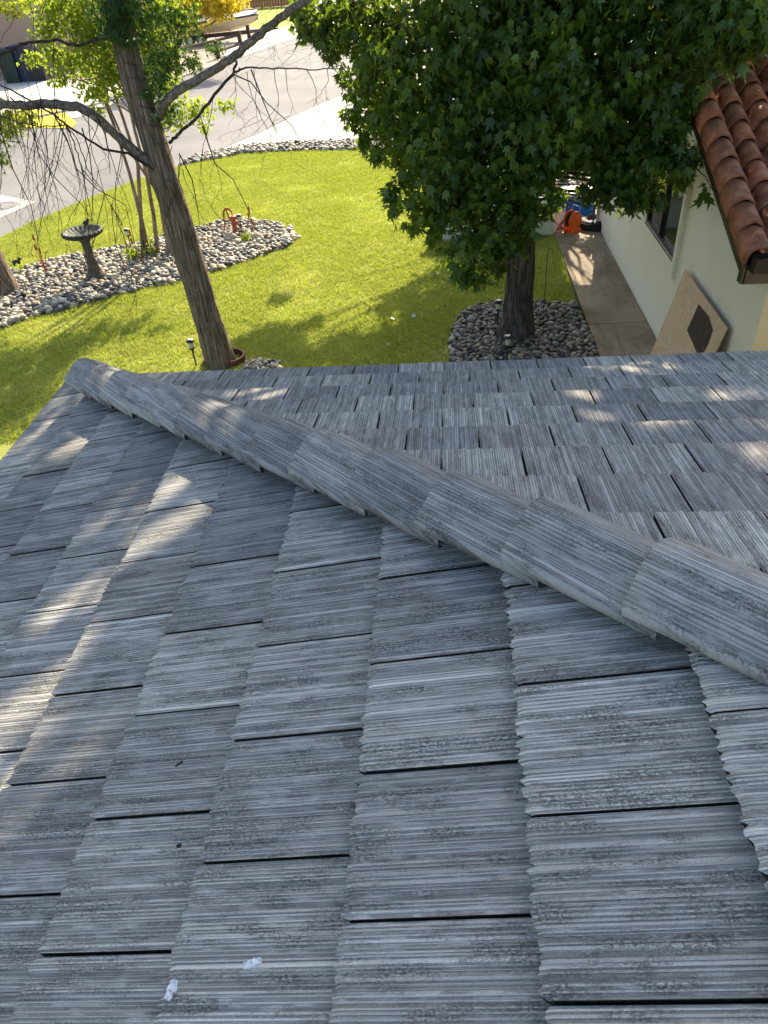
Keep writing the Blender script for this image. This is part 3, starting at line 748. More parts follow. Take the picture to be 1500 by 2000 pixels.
GL = [Lo(950, 250, 5.2, .95, .9, .9), Lo(1000, 60, 5.3, 1.25, 1.2, 1.0), Lo(830, 130, 5.6, .75, .9, .75), Lo(880, 330, 5.1, .62, .8, .55), Lo(970, 400, 4.9, .55, .55, .42),
      Lo(750, 90, 6.0, .45, .6, .42), Lo(710, 25, 6.2, .5, .6, .38), Lo(735, 225, 6.3, .34, .45, .30), Lo(780, 190, 6.0, .35, .5, .36), Lo(710, 165, 6.3, .22, .3, .22), Lo(800, 280, 5.7, .30, .5, .26),
      Lo(850, 405, 5.0, .36, .4, .26), Lo(925, 470, 4.7, .30, .3, .24), Lo(915, 525, 4.6, .17, .2, .13), Lo(990, 470, 4.8, .28, .3, .2), Lo(1060, 200, 5.0, .8, .8, .8), Lo(1045, 320, 5.0, .34, .4, .28),
      Lo(1150, 120, 5.0, .95, .9, .8), Lo(1200, 260, 5.0, .60, .55, .55), Lo(1265, 305, 4.9, .44, .45, .32), Lo(1190, 355, 5.0, .2, .25, .10), Lo(1255, 375, 4.8, .2, .25, .10), Lo(1320, 300, 4.6, .25, .3, .22), Lo(1260, 200, 5.0, .55, .5, .45),
      Lo(1300, 80, 4.6, .75, .6, .48), Lo(1420, 15, 4.2, .6, .6, .32), Lo(1370, 80, 4.1, .2, .3, .10), Lo(1390, 370, 4.2, .11, .12, .075), Lo(1485, 70, 4.0, .16, .3, .10),
      Lo(1310, 130, 4.7, .32, .4, .22), Lo(1300, 225, 4.8, .28, .3, .2), Lo(1180, 290, 5.2, .42, .4, .26), Lo(1215, 330, 5.0, .28, .3, .16), Lo(1465, 10, 4.0, .5, .5, .28),
      (2.6, 7.8, -.55, .5, .6, .35), (2.2, 8.2, -.3, .35, .4, .25), (3.3, 8.2, -.1, .5, .5, .4),  # lobes on the hidden back of the crown, added to shade the lawn
      Lo(768, 395, 5.2, .07, .1, .20), Lo(640, 60, 6.4, .28, .4, .28), Lo(610, 20, 6.5, .3, .4, .28), Lo(1035, 405, 5.0, .18, .3, .12)]
r_ = random.Random(31)
for px, py, Y in ((655, 100, 6.3), (672, 150, 6.3), (690, 215, 6.3), (712, 262, 6.2), (745, 300, 6.0), (790, 345, 5.6), (765, 375, 5.3), (800, 425, 5.1), (842, 448, 5.0), (878, 490, 4.8), (900, 535, 4.6), (945, 545, 4.6), (962, 505, 4.7), (1030, 440, 5), (1060, 405, 5.1), (1090, 375, 5.1), (1150, 368, 5.1), (1175, 380, 5), (1215, 385, 4.9), (1245, 392, 4.8), (1285, 375, 4.8), (1330, 345, 4.7), (1345, 300, 4.6), (1335, 230, 4.7), (1345, 190, 4.6), (1395, 118, 4.2), (1440, 105, 4.1), (600, 60, 6.5), (575, 25, 6.5)):
    GL.append(Lo(px+r_.uniform(-6, 6), py+r_.uniform(-6, 6), Y, r_.uniform(.07, .13), .14, r_.uniform(.09, .17)))
p1, n1 = lobe_pts(GL, 190, .65)
k = ((p1[:, 0] < 5.5) | (p1[:, 2] > .9)) & carve(p1); p1, n1 = p1[k], n1[k]
crown = empty('crown', (0, 0, 0)); crown.parent = gum
off = (gx0, gy0, G)
# nearest 300 leaves in view are objects of their own
dcam = np.linalg.norm(p1-CAMP, axis=1); uv = np.array([pj(p)[:2] for p in p1]); inv = (uv[:, 0] > 0) & (uv[:, 0] < 1500) & (uv[:, 1] > 0)
near = np.where(inv)[0][np.argsort(dcam[inv])][:2400][::8][:300]; mask = np.ones(len(p1), bool); mask[near] = False
scatter('leaf_mass', p1[mask], n1[mask], .145, fold_leaf(), M_GUM, crown, 1.1, .9, .55, off)
lv, lf = fold_leaf(); LM = np_mesh('leaf', lv, lf, M_GUM, False, np.zeros(len(lv)))
for i in near:
    up = Vector(n1[i]+rng.normal(0, .6, 3)).normalized(); t = Vector((random.gauss(0, .4), random.gauss(0, .4), -1.5)); t = (t-up*t.dot(up)).normalized(); b = t.cross(up)
    s_ = random.uniform(.12, .18); q_ = p1[i]-np.array(off)
    o = bpy.data.objects.new('leaf', LM); link(o, crown); o.matrix_local = Matrix(((b.x*s_, t.x*s_, up.x*s_, q_[0]), (b.y*s_, t.y*s_, up.y*s_, q_[1]), (b.z*s_, t.z*s_, up.z*s_, q_[2]), (0, 0, 0, 1)))
# pale leaf stalks
ps = rng.choice(np.where(inv)[0], 900, replace=False); pv = []; pf = []
for i in ps:
    a = p1[i]-np.array(off)+n1[i]*.03; d = Vector((random.gauss(0, 1), random.gauss(0, 1), random.gauss(.2, .6))).normalized(); l = random.uniform(.06, .12); w = .0022; b = len(pv); sd_ = Vector((d.y, -d.x, .3)).normalized()*w
    for k_ in range(4):
        t_ = k_/3; c_ = Vector(a)+d*l*t_-Vector((0, 0, l*.45*t_*t_)); pv += [tuple(c_-sd_), tuple(c_+sd_)]
    pf += [(b+2*k_, b+2*k_+1, b+2*k_+3, b+2*k_+2) for k_ in range(3)]
o = link(bpy.data.objects.new('leaf_stalks', np_mesh('leaf_stalks', pv, pf, plain('pale leaf stalk', (.30, .38, .12), .5, .4, .2, 20, 0))), crown); o['kind'] = 'stuff'
# unseen upper crown above the frame, extra lobes put in to shade the roof
UPL = []
r_ = random.Random(5)
for i in range(64):
    a = r_.uniform(0, 6.28); zz = r_.uniform(1.4, 8.4); rr = r_.uniform(.3, 2.5)*(1 if zz < 5 else .72); UPL.append((3.7+rr*math.cos(a), 5.6+rr*math.sin(a)*.8, zz, r_.uniform(.6, .95), r_.uniform(.6, .9), r_.uniform(.45, .7)))
for i in range(22):
    a = r_.uniform(0, 6.28); UPL.append((6.2+r_.uniform(-1.3, 1.6), 5.4+r_.uniform(-1.3, 1.3), r_.uniform(1.6, 5.5), .8, .75, .55))
U2X = []
for gx_i in np.arange(-.2, 5.6, .5):
    for gy_i in np.arange(-4.6, .4, .5):
        zz = T3*min(gx_i, -gy_i) if gy_i < 0 else 0
        Yt = r_.uniform(4.6, 6.4); tt = (Yt-gy_i)/SUNV[1]; q = np.array([gx_i, gy_i, max(0, zz)])+SUNV*tt+rng.uniform(-.15, .15, 3)
        (UPL if q[0] > 1.0 else U2X).append((q[0], q[1], q[2], .42, .4, .32))  # added fill lobes set along sun rays so the roof stays shaded
p2, n2 = lobe_pts(UPL, 90, .8); q2 = carve(p2); p2, n2 = p2[q2], n2[q2]
scatter('upper_leaf_mass', p2, n2, .17, star_leaf(), M_GUM, crown, .8, .6, .3, off)
m = MB()
for i, l in enumerate(GL+UPL):
    h = max(1.2, min(8.8, (l[2]-G)*.93)); e = Vector((l[0]-gx0, l[1]-gy0, l[2]-G)); L = e.length
    m.tube(wander((0, .02, h), e, 7, .035, i), [(.022 if i < len(GL) else .045)*(1-j/7)*min(1.6, L/3)+.004 for j in range(8)], 6)
tw = gy(1350, 320, 4.4)-np.array(off); tw2 = gy(1392, 372, 4.2)-np.array(off); m.tube([gy(1290, 270, 4.6)-np.array(off), tw, gy(1378, 345, 4.25)-np.array(off), tw2], [.012, .008, .006, .004], 5)
m.obj('branch', M_BARK_GUM, gum)

def small_tree(x, y, lobes, label):
    e = empty('added_shade_tree', (x, y, G), label, 'tree'); o_ = np.array([x, y, G]); m = MB(); m.tube([(0, 0, -.05), (.03, 0, 1.2), (0, .05, 2.6)], [.11, .09, .06], 14, disp=barkdisp(3, .05, 6)); m.obj('trunk', M_BARK_GUM, e)
    m = MB()
    for i, l in enumerate(lobes): m.tube(wander((0, .03, 2.0), (l[0]-x, l[1]-y, l[2]-G), 5, .04, i+900), [.05, .04, .03, .02, .012, .006], 6)
    m.obj('branch', M_BARK_GUM, e); pt, nr = lobe_pts(lobes, 290, .8); q_ = carve(pt); pt, nr = pt[q_], nr[q_]; scatter('crown', pt, nr, .15, star_leaf(), M_GUM, e, 1, .5, .4, o_)
r_ = random.Random(21)
GT = [(5.3+r_.uniform(-1.5, 1.3), 13.6+r_.uniform(-1, 1), r_.uniform(.3, 3.3), .75, .7, .55) for _ in range(26)]  # lobes of an unseen tree, added for the shade it casts
for gX, gY, rr in ((3.6, 5.6, .6), (4.2, 6.4, .6), (3.0, 6.6, .5), (2.6, 5.8, .5), (2.1, 6.6, .34), (3.9, 5.0, .6), (4.4, 8.2, .6), (3.5, 7.6, .4), (2.9, 5.2, .5), (2.2, 5.2, .35), (1.6, 6.9, .25), (5.2, 5.6, .6), (5.1, 7.4, .4), (4.5, 5.6, .6), (1.2, 5.3, .3), (-.3, 7.5, .2), (-.2, 6.1, .3), (-.55, 5.6, .4), (.2, 5.5, .3), (.4, 6.4, .2), (5.3, 9.3, .35), (.6, 5.1, .4), (1.0, 5.7, .3), (-.1, 5.1, .4), (1.7, 5.6, .4), (1.4, 4.9, .4), (2.0, 6.0, .3), (.1, 5.9, .25), (1.9, 7.3, .3), (2.5, 7.0, .35)):
    Yt = r_.uniform(13.2, 14.4); tt = (Yt-gY)/SUNV[1]; q = np.array([gX, gY, G])+SUNV*tt; GT.append((q[0], q[1], q[2], rr, rr, rr*.8))  # more added lobes, aimed along sun rays at ground to be shaded
small_tree(5.3, 13.6, GT, 'unseen broad leafy tree added for shade behind the low wall, hidden by the sweetgum crown')
# --- cedar with bare weeping branches
cx0, cy0 = float(CED[0]), float(CED[1])
ced = empty('cedar_tree', (cx0, cy0, G), 'tall shaggy barked tree with bare weeping twigs at the roof edge', 'tree')
coff = np.array([cx0, cy0, G])
tp = [(433, 711), (414, 650), (398, 600), (368, 500), (346, 425), (318, 340), (292, 250), (268, 180), (250, 110), (240, 50), (236, 0), (232, -80)]
ctr = [gy(x, y, cy0)-coff for x, y in tp]; ctr = [(p[0], p[1], p[2]) for p in ctr]; ctr[0] = (0, 0, -.05)
for k_ in range(1, 6): ctr.append((ctr[-1][0]+.03, 0, ctr[-1][2]+.8))
cr = [.215, .20, .19, .182, .175, .168, .15, .15, .14, .13, .12, .11, .10, .085, .065, .045, .02]
def dens(pts, rads, n):
    P_ = []; R_ = []
    for i in range(len(pts)-1):
        for j in range(n): t = j/n; P_.append([pts[i][q]*(1-t)+pts[i+1][q]*t for q in range(3)]); R_.append(rads[i]*(1-t)+rads[i+1]*t)
    P_.append(pts[-1]); R_.append(rads[-1]); return P_, R_
dp, dr = dens(ctr, cr, 7); m = MB(); m.tube(dp, dr, 44, disp=barkdisp(9, .07, 13)); m.obj('trunk', M_BARK_CED, ced)
def cpt(px, py, Y): return tuple(gy(px, py, Y)-coff)
for px, py, s_ in ((331, 372, .045), (378, 503, .055), (388, 580, .045), (404, 640, .05), (372, 455, .03)):
    m = MB(); c = gy(px, py, cy0-.195)-coff; m.lathe([(s_*1.3, -.02), (s_*1.0, .012), (s_*.6, .02), (s_*.3, .004), (0, 0)], (0, 0, 0), 12)
    m.v = [(c[0]+x*.75, c[1]-z, c[2]+y*1.7) for x, y, z in m.v]; m.obj('knot', M_BARK_CED, ced)
def limb(pp, r0, r1, name='branch', mat=M_LIMB, sides=12, n=5, dsp=.045, seed=1):
    dp, dr = dens([cpt(*p) for p in pp], [r0+(r1-r0)*i/(len(pp)-1) for i in range(len(pp))], n); m = MB(); r = random.Random(seed)
    dp = [[c+r.uniform(-1, 1)*.008 for c in p] for p in dp]
    m.tube(dp, dr, sides, disp=barkdisp(seed, dsp, 5))
    for q in range(9):       # stubs of broken twigs
        i = r.randrange(2, len(dp)-2); a = Vector(dp[i]); d = Vector((r.uniform(-1, 1), r.uniform(-1, 1), r.uniform(-.2, 1))).normalized(); m.tube([a, a+d*(dr[i]+r.uniform(.01, .05))], [dr[i]*.35, dr[i]*.12], 5)
    return m.obj(name, mat, ced)
limb([(300, 325, 5.1), (262, 295, 5.0), (225, 262, 4.9), (190, 230, 4.8), (150, 208, 4.75), (100, 203, 4.7), (50, 206, 4.65), (0, 205, 4.6), (-90, 200, 4.5)], .062, .042, seed=3)
limb([(308, 232, 5.15), (318, 205, 5.1), (345, 178, 5.05), (385, 155, 5.0), (425, 132, 4.95), (460, 108, 4.9), (500, 72, 4.8), (545, 35, 4.75), (600, 0, 4.7), (680, -60, 4.6)], .052, .035, seed=4)
limb([(331, 280, 5.1), (350, 260, 5.0), (385, 228, 4.95), (420, 185, 4.9), (455, 143, 4.85), (462, 120, 4.85)], .020, .014, mat=M_TWIG, sides=8, dsp=.03, seed=5)
limb([(455, 143, 4.85), (480, 132, 4.83), (545, 134, 4.8), (620, 136, 4.8), (680, 132, 4.8)], .012, .004, mat=M_TWIG, sides=6, dsp=.02, seed=6)
limb([(-10, 112, 4.6), (40, 88, 4.7), (58, 82, 4.75), (110, 78, 4.9), (150, 90, 5.0), (200, 75, 5.1), (240, 70, 5.15)], .014, .018, mat=M_TWIG, sides=6, dsp=.02, seed=7)
limb([(0, 165, 4.5), (50, 190, 4.6), (110, 228, 4.6), (130, 245, 4.6), (200, 290, 4.7), (250, 300, 4.9), (300, 330, 5.0)], .009, .016, mat=M_TWIG, sides=6, dsp=.02, seed=8)
limb([(0, 226, 4.5), (40, 240, 4.5), (80, 247, 4.5), (130, 245, 4.55), (150, 270, 4.5), (170, 330, 4.5), (205, 380, 4.5), (240, 440, 4.5)], .008, .005, mat=M_TWIG, sides=6, dsp=.02, seed=9)
limb([(190, 365, 4.6), (160, 330, 4.6), (145, 280, 4.6), (130, 245, 4.6)], .004, .009, mat=M_TWIG, sides=6, dsp=.02, seed=10)
# hanging twigs
twm = MB(); rt_ = random.Random(11)
def twig(px, py, Y, dx, dy, r=.0042, fork=2):
    n = 7; pts = []; x, y = px, py; vx = dx/n; vy = dy/n; Y_ = Y
    for i in range(n+1):
        pts.append(cpt(x, y, Y_)); vx = vx*.9+rt_.uniform(-7, 7); x += vx; y += vy*rt_.uniform(.7, 1.3); Y_ += rt_.uniform(-.03, .03)
        if fork and i in (2, 4) and rt_.random() < .75: twig(x, y, Y_, rt_.uniform(-50, 50), dy*rt_.uniform(.35, .6), r*.62, fork-1)
    twm.tube(pts, [r*(1-.75*i/n) for i in range(n+1)], 4, cap=False)
for px, py in [(0, 205), (30, 205), (55, 206), (80, 204), (105, 203), (125, 205), (150, 208), (170, 218), (190, 232), (210, 250), (235, 272), (60, 247), (90, 247), (120, 246), (15, 170), (40, 185), (75, 205), (0, 120), (30, 95), (70, 80), (100, 78), (200, 380), (215, 400), (165, 320)]:
    for q in range(1+(py > 200)*(px % 2)): twig(px+rt_.uniform(-8, 8), py, 4.6, rt_.uniform(-30, 75), rt_.uniform(110, 290), .0058)
for px, py in [(340, 285), (345, 300), (350, 320), (470, 133), (500, 133), (530, 134), (560, 135), (600, 136), (640, 135), (480, 140), (390, 225), (420, 185), (350, 350), (360, 330), (455, 145)]:
    for q in range(1): twig(px+rt_.uniform(-6, 6), py, 4.8, rt_.uniform(-25, 70), rt_.uniform(70, 230), .005)
for px, py in [(60, 10), (120, -10), (180, 0), (320, -20), (400, -30), (30, 30), (90, 0)]: twig(px, py, 4.6, rt_.uniform(-60, 60), rt_.uniform(90, 190), .004)
for pth in ([(180, 212), (195, 240), (205, 262), (212, 300), (215, 340)], [(20, 190), (60, 230), (75, 300), (110, 350), (160, 400), (185, 435)], [(0, 250), (25, 330), (60, 400), (75, 470)], [(95, 205), (130, 270), (150, 330), (190, 370), (245, 400), (262, 470), (270, 515)], [(160, 250), (175, 300), (182, 360), (180, 420)], [(350, 300), (375, 350), (385, 400), (390, 440)], [(395, 245), (420, 320), (455, 350), (480, 400), (500, 450)], [(455, 145), (490, 160), (520, 200), (570, 245), (585, 275)], [(490, 135), (515, 200), (540, 260)]): twm.tube([cpt(x, y, 4.6) for x, y in pth], [.0085*(1-.75*i/len(pth)) for i in range(len(pth))], 5, cap=False)
for q in range(14): twig(rt_.uniform(500, 640), rt_.uniform(0, 60), 4.7, rt_.uniform(-20, 20), rt_.uniform(40, 110), .003)
o = twm.obj('hanging_twigs', M_TWIG, ced); o['kind'] = 'stuff'
wr = MB()       # dark wires / tendrils wound about the trunk
for py in (122, 150, 182, 205, 240, 275):
    x = 238+(py-60)*.28; c = gy(x+12, py, cy0)-coff; rr = .165-.0001*py
    ring = [(c[0]+rr*1.06*math.cos(a), c[1]+rr*1.06*math.sin(a), c[2]+.02*math.sin(a*2)) for a in [i*math.pi/9 for i in range(19)]]; wr.tube(ring, .006, 4, cap=False)
wr.obj('trunk_wire', M_BLACK, ced)
CLB = [Lo(255, 20, 5.0, .34, .35, .22), Lo(215, 15, 5.1, .30, .3, .16), Lo(250, 75, 4.85, .22, .14, .16), Lo(215, 60, 5.0, .16, .2, .12), Lo(310, 150, 5.3, .22, .25, .26), Lo(335, 110, 5.4, .26, .3, .22), Lo(325, 215, 5.3, .20, .25, .17), Lo(345, 40, 5.5, .32, .3, .22), Lo(420, 95, 5.4, .13, .15, .08), Lo(380, 120, 5.5, .12, .15, .1), Lo(290, 180, 5.0, .1, .1, .1)]
pc, nc = lobe_pts(CLB, 420, .8); pc = np.array(pc); ccrown = empty('crown', (0, 0, 0)); ccrown.parent = ced
scatter('cedar_sprays', pc, nc, .075, spray_leaf(), M_CEDL, ccrown, .9, .45, .5, coff)
r_ = random.Random(8); U2 = []
U2 += U2X  # unseen cedar top takes the fill lobes added for roof shade
for i in range(50):
    a = r_.uniform(0, 6.28); zz = r_.uniform(2.2, 7.0); rr = r_.uniform(.1, 2.4)*(1 if zz < 5.6 else .7); U2.append((cx0+.1+rr*math.cos(a), cy0+rr*math.sin(a)*.8, zz, r_.uniform(.45, .8), r_.uniform(.45, .7), r_.uniform(.28, .5)))
pc, nc = lobe_pts(U2, 75, .8); q2 = carve(pc); pc, nc = pc[q2], nc[q2]; scatter('upper_sprays', pc, nc, .2, spray_leaf(), M_CEDL, ccrown, .9, .5, .5, coff)
m = MB()
for i, l in enumerate(U2): m.tube(wander((ctr[-3][0], 0, max(3.5, min(7.5, l[2]-G-.5))), (l[0]-cx0, l[1]-cy0, l[2]-G), 5, .05, i+70), [.035, .028, .02, .015, .01, .006], 6)
m.obj('upper_branch', M_LIMB, ced)
m = MB(); ring = MB()       # edging ring round the trunk
for rr, z0 in ((.295, .0),):
    n = 40
    for i in range(n):
        a0, a1 = 2*math.pi*i/n, 2*math.pi*(i+1)/n; hh = .09
        vs = [(r__*math.cos(a), r__*math.sin(a)*.8, z_) for a in (a0, a1) for r__ in (rr, rr+.028) for z_ in (0, hh)]
        ring.add(vs, [(0, 1, 5, 4), (2, 6, 7, 3), (1, 3, 7, 5)])
o = ring.obj('tree_ring', M_TERRA); o.location = (cx0+.02, cy0+.10, G); tag(o, 'rust brown plastic edging ring around the base of the cedar trunk', 'tree ring')

# --- left edge trunk
lx, ly = float(LFT[0]), float(LFT[1])
lt = empty('large_tree', (lx, ly, G), 'thick pale brown trunk cut by the left edge standing in cobbles', 'tree'); loff = np.array([lx, ly, G])
m = MB(); pts = []; rad = []
for i in range(50):
    h = i/49*8; pts.append((-.02*h, .03*h, h-.05)); rad.append(max(.05, .25-.022*h+.10*math.exp(-h*3.2)))
m.tube(pts, rad, 40, disp=barkdisp(4, .06, 12)); m.obj('trunk', M_BARK_CED, lt)
c3 = empty('crown', (0, 0, 0)); c3.parent = lt
LL = [Lo(20, 250, 6.6, .30, .3, .26), Lo(0, 225, 6.6, .3, .3, .22), Lo(45, 230, 6.6, .2, .3, .15), Lo(5, 310, 6.6, .14, .2, .16), Lo(-60, 240, 6.8, .7, .6, .4), Lo(8, 10, 6.2, .22, .3, .14), Lo(30, 20, 6.2, .12, .2, .08)]
r_ = random.Random(12)
for i in range(16):
    a = r_.uniform(0, 6.28); rr = r_.uniform(.2, 1.7); LL.append((lx-1.2+rr*math.cos(a), ly-.3+rr*math.sin(a), r_.uniform(1.6, 4.5), .7, .6, .5))
pp, nn_ = lobe_pts(LL, 130, .8); scatter('drooping_leaves', pp, nn_, .10, spray_leaf(), M_YEL if False else m_leaf('fresh green leaf', (.12, .18, .025), (.55, .62, .05), .5, .35, .6), c3, .7, 1.2, .5, loff)
m = MB()
for i, l in enumerate(LL): m.tube(wander((-.05, .05, max(1.8, min(6.5, l[2]-G-.2))), (l[0]-lx, l[1]-ly, l[2]-G), 5, .04, i+170), [.04, .03, .02, .015, .01, .006], 6)
m.obj('branch', M_LIMB, lt)

# --- crape myrtle
CR = gz(318, 497); kx, ky = float(CR[0]), float(CR[1])
cp = empty('crape_myrtle', (kx, ky, G), 'multi stemmed crape myrtle with light green leaves behind the leaning trunk', 'tree'); koff = np.array([kx, ky, G])
stems = [[(318, 497), (306, 420), (288, 340), (262, 250), (240, 150), (225, 60), (215, -20)], [(325, 495), (318, 430), (302, 350), (285, 280), (268, 200), (250, 110), (240, 0)], [(312, 497), (290, 430), (258, 340), (225, 250), (190, 160), (165, 90), (150, 20)],
         [(330, 493), (320, 440), (300, 370), (270, 320), (240, 270), (205, 190), (180, 110)], [(300, 470), (292, 400), (275, 320), (240, 230), (200, 120), (170, 60), (155, 0)], [(322, 480), (312, 400), (300, 320), (275, 230), (230, 130), (200, 40), (190, -30)]]
stems = [[(x+(-10, 10, -22, 22, -30, 4)[k]*max(0, 1-j/2.5), y) for j, (x, y) in enumerate(st)] for k, st in enumerate(stems)]
for i, s_ in enumerate(stems):
    m = MB(); ps = [gy(x, y, ky-.1+.05*i*(j/6))-koff for j, (x, y) in enumerate(s_)]; ps[0][2] = -.03; dp, dr = dens(ps, [.048, .040, .033, .027, .021, .016, .010], 4); m.tube(dp, dr, 10, disp=barkdisp(i, .05, 4)); m.obj('stem', M_CRAPE, cp)
KL = [Lo(150, 30, 10, .55, .6, .4), Lo(105, 10, 10, .5, .5, .28), Lo(190, 70, 10, .5, .6, .45), Lo(140, 120, 10, .38, .4, .32), Lo(100, 110, 9.8, .24, .3, .2), Lo(185, 180, 10, .30, .35, .28), Lo(60, 115, 9.8, .22, .2, .12), Lo(230, 130, 10, .4, .4, .45), Lo(120, 155, 9.8, .20, .2, .1),
      Lo(285, 40, 10.2, .5, .6, .5), Lo(300, 80, 10.4, .36, .6, .4), Lo(330, 175, 10.4, .36, .4, .28), Lo(380, 215, 10.4, .36, .4, .22), Lo(440, 205, 10.4, .20, .2, .12), Lo(400, 250, 10.4, .13, .2, .1), Lo(330, 230, 10.3, .3, .3, .25), Lo(310, 10, 10.3, .7, .6, .5), Lo(205, 10, 10, .6, .6, .5), Lo(300, 120, 10.4, .4, .4, .5), Lo(45, 0, 9.8, .2, .3, .14), Lo(90, 60, 9.8, .3, .3, .25), Lo(190, 215, 9.9, .15, .15, .12)]
for gX, gY in ((-4.4, 6.6), (-3.8, 6.9), (-3.2, 7.2), (-2.6, 7.5), (-3.6, 6.0), (-2.9, 6.3), (-4.8, 5.6), (-4.2, 5.2), (-2.2, 6.6), (-2.6, 5.6), (-5.0, 6.2), (-3.5, 4.6), (-2.0, 5.9), (-4.6, 4.4), (-3.0, 5.0), (-4.1, 7.9), (-3.7, 8.2), (-2.2, 4.0), (-2.8, 3.6), (-2.0, 3.0), (-2.6, 2.6), (-1.8, 2.2), (-1.6, 4.6), (-3.3, 5.6), (-2.4, 4.9)):
    Yt = random.uniform(10.0, 10.9); tt = (Yt-gY)/SUNV[1]; q = np.array([gX, gY, G])+SUNV*tt
    a__ = pj(q)
    if q[2] > .35 and (a__[0] < 300 or a__[1] < -45): KL.append((q[0], q[1], q[2], .42, .4, .34))  # extra crape lobes along sun rays, added to shade the left lawn
r_ = random.Random(3)
for i in range(9): a = r_.uniform(0, 6.28); rr = r_.uniform(0, 1.5); KL.append((kx+.1+rr*math.cos(a), ky+rr*math.sin(a), r_.uniform(2.6, 4.6), .6, .6, .45))
pp, nn_ = lobe_pts(KL, 230, .9); kc = empty('crown', (0, 0, 0)); kc.parent = cp; scatter('leaf_mass', pp, nn_, .085, oval_leaf(), M_CRL, kc, 1.0, .25, .45, koff)
m = MB()
for i, l in enumerate(KL):
    b = Vector((gy(270, 240, ky)-koff)); m.tube(wander(b+Vector((0, 0, random.uniform(-.3, .8))), (l[0]-kx, l[1]-ky, l[2]-G), 6, .03, i+300), [.018, .015, .012, .009, .007, .005, .003], 5)
m.obj('branch', M_CRAPE, cp)
def small_plant(name, px, py, n, h, mat, label, spread=.18):
    p = gz(px, py); m = MB(); o0 = empty(name, (p[0], p[1], G), label, 'plant'); r = random.Random(px)
    d = rng.normal(0, 1, (n, 3)); d[:, 2] = abs(d[:, 2]); d /= np.linalg.norm(d, axis=1)[:, None]; q = d*rng.uniform(.2, 1, (n, 1))*np.array([spread, spread, h]); q[:, 2] += .05
    ob, _ = scatter('leaves', q, d, .06, oval_leaf(), mat, o0, .6, -.6, .4); 
    for i in range(8): a = r.uniform(0, 6.28); m.tube([(0, 0, 0), (spread*.3*math.cos(a), spread*.3*math.sin(a), h*.5), (spread*.7*math.cos(a), spread*.7*math.sin(a), h)], [.006, .004, .002], 4)
    m.obj('stem', M_TWIG, o0); return o0
small_plant('green_plant', 262, 508, 260, .32, M_CRL, 'bright green clump of plants among cobbles below the crape stems', .24)
small_plant('green_plant', 300, 500, 200, .34, M_CRL, 'leafy green suckers at the foot of the crape stems', .2)
small_plant('green_plant', 482, 476, 130, .2, M_CRL, 'small low succulent beside the rusty hand pump', .13)
small_plant('green_plant', 45, 532, 40, .12, M_CRL, 'tiny weed growing between cobbles near the thick trunk', .12)

# ------------------------------------------------------------------ birdbath
bb = gz(191, 546)
bx = empty('birdbath', (bb[0], bb[1], G), 'dark scalloped birdbath on a cast pedestal standing in pale cobbles', 'birdbath')
m = MB(); m.lathe([(.17, 0), (.175, .03), (.15, .055), (.155, .08), (.12, .11), (.10, .16)], n=28); m.obj('base', M_CAST, bx)
m = MB(); m.lathe([(.10, .16), (.082, .22), (.075, .26), (.088, .28), (.085, .30), (.062, .34), (.06, .52), (.066, .60), (.085, .62), (.07, .64), (.09, .67)], n=28, fl=lambda a, k: .06*math.cos(a*9)); m.obj('pedestal', M_CAST, bx)
m = MB(); m.lathe([(.0, .66), (.10, .665), (.22, .69), (.285, .73), (.295, .765), (.275, .785), (.25, .775), (.20, .735), (.10, .715), (0, .71)], n=160, fl=lambda a, k: (.075*(abs(math.sin(a*11))-.5) if 2 <= k <= 7 else 0)); m.obj('bowl', M_GLZ, bx)
bx.scale = (1.27, 1.27, 1.2)
bd = empty('bird_figure', (bb[0]-.02, bb[1]+.30, G+.93), 'small dark bird figure perched on the back rim of the birdbath', 'figurine')
m = MB(); m.ball((0, 0, .055), (.065, .042, .042), 12, 8, Matrix.Rotation(-.35, 3, 'Y')); m.ball((.055, 0, .105), (.03, .027, .028), 10, 8); m.add([(.08, -.008, .108), (.08, .008, .108), (.08, 0, .096), (.108, 0, .100)], [(0, 1, 3), (1, 2, 3), (2, 0, 3)]); m.add([(-.05, -.02, .05), (-.05, .02, .05), (-.13, .015, .03), (-.13, -.015, .03), (-.05, 0, .035)], [(0, 1, 2, 3), (1, 4, 2), (4, 0, 3), (4, 3, 2)]); m.tube([(0, .012, 0), (0, .012, .03)], .005, 5); m.tube([(0, -.012, 0), (0, -.012, .03)], .005, 5); m.obj('bird_body', M_GLZ, bd)
# dog ornament
dg = gz(36, 524); d0 = empty('animal_figure', (dg[0], dg[1], G), 'small dark animal silhouette ornament at the bed edge behind the thick trunk', 'ornament', rz=.2)
m = MB(); m.ball((0, 0, .19), (.12, .05, .06), 12, 8); m.ball((.13, 0, .27), (.055, .038, .042), 10, 8); m.ball((.18, 0, .26), (.04, .02, .02), 8, 6); m.tube([(.08, 0, .2), (.12, 0, .26)], [.05, .035], 8)
for sx in (-.08, .08):
    for sy in (-.03, .03): m.tube([(sx, sy, .17), (sx+.01, sy, .08), (sx, sy, 0)], [.025, .016, .014], 6)
m.tube([(-.11, 0, .21), (-.17, 0, .26), (-.20, 0, .31)], [.016, .012, .006], 6); m.ball((.11, .025, .315), (.012, .008, .022), 6, 4); m.ball((.11, -.025, .315), (.012, .008, .022), 6, 4); m.obj('animal_body', M_BLACK, d0); d0.scale = (.7,)*3

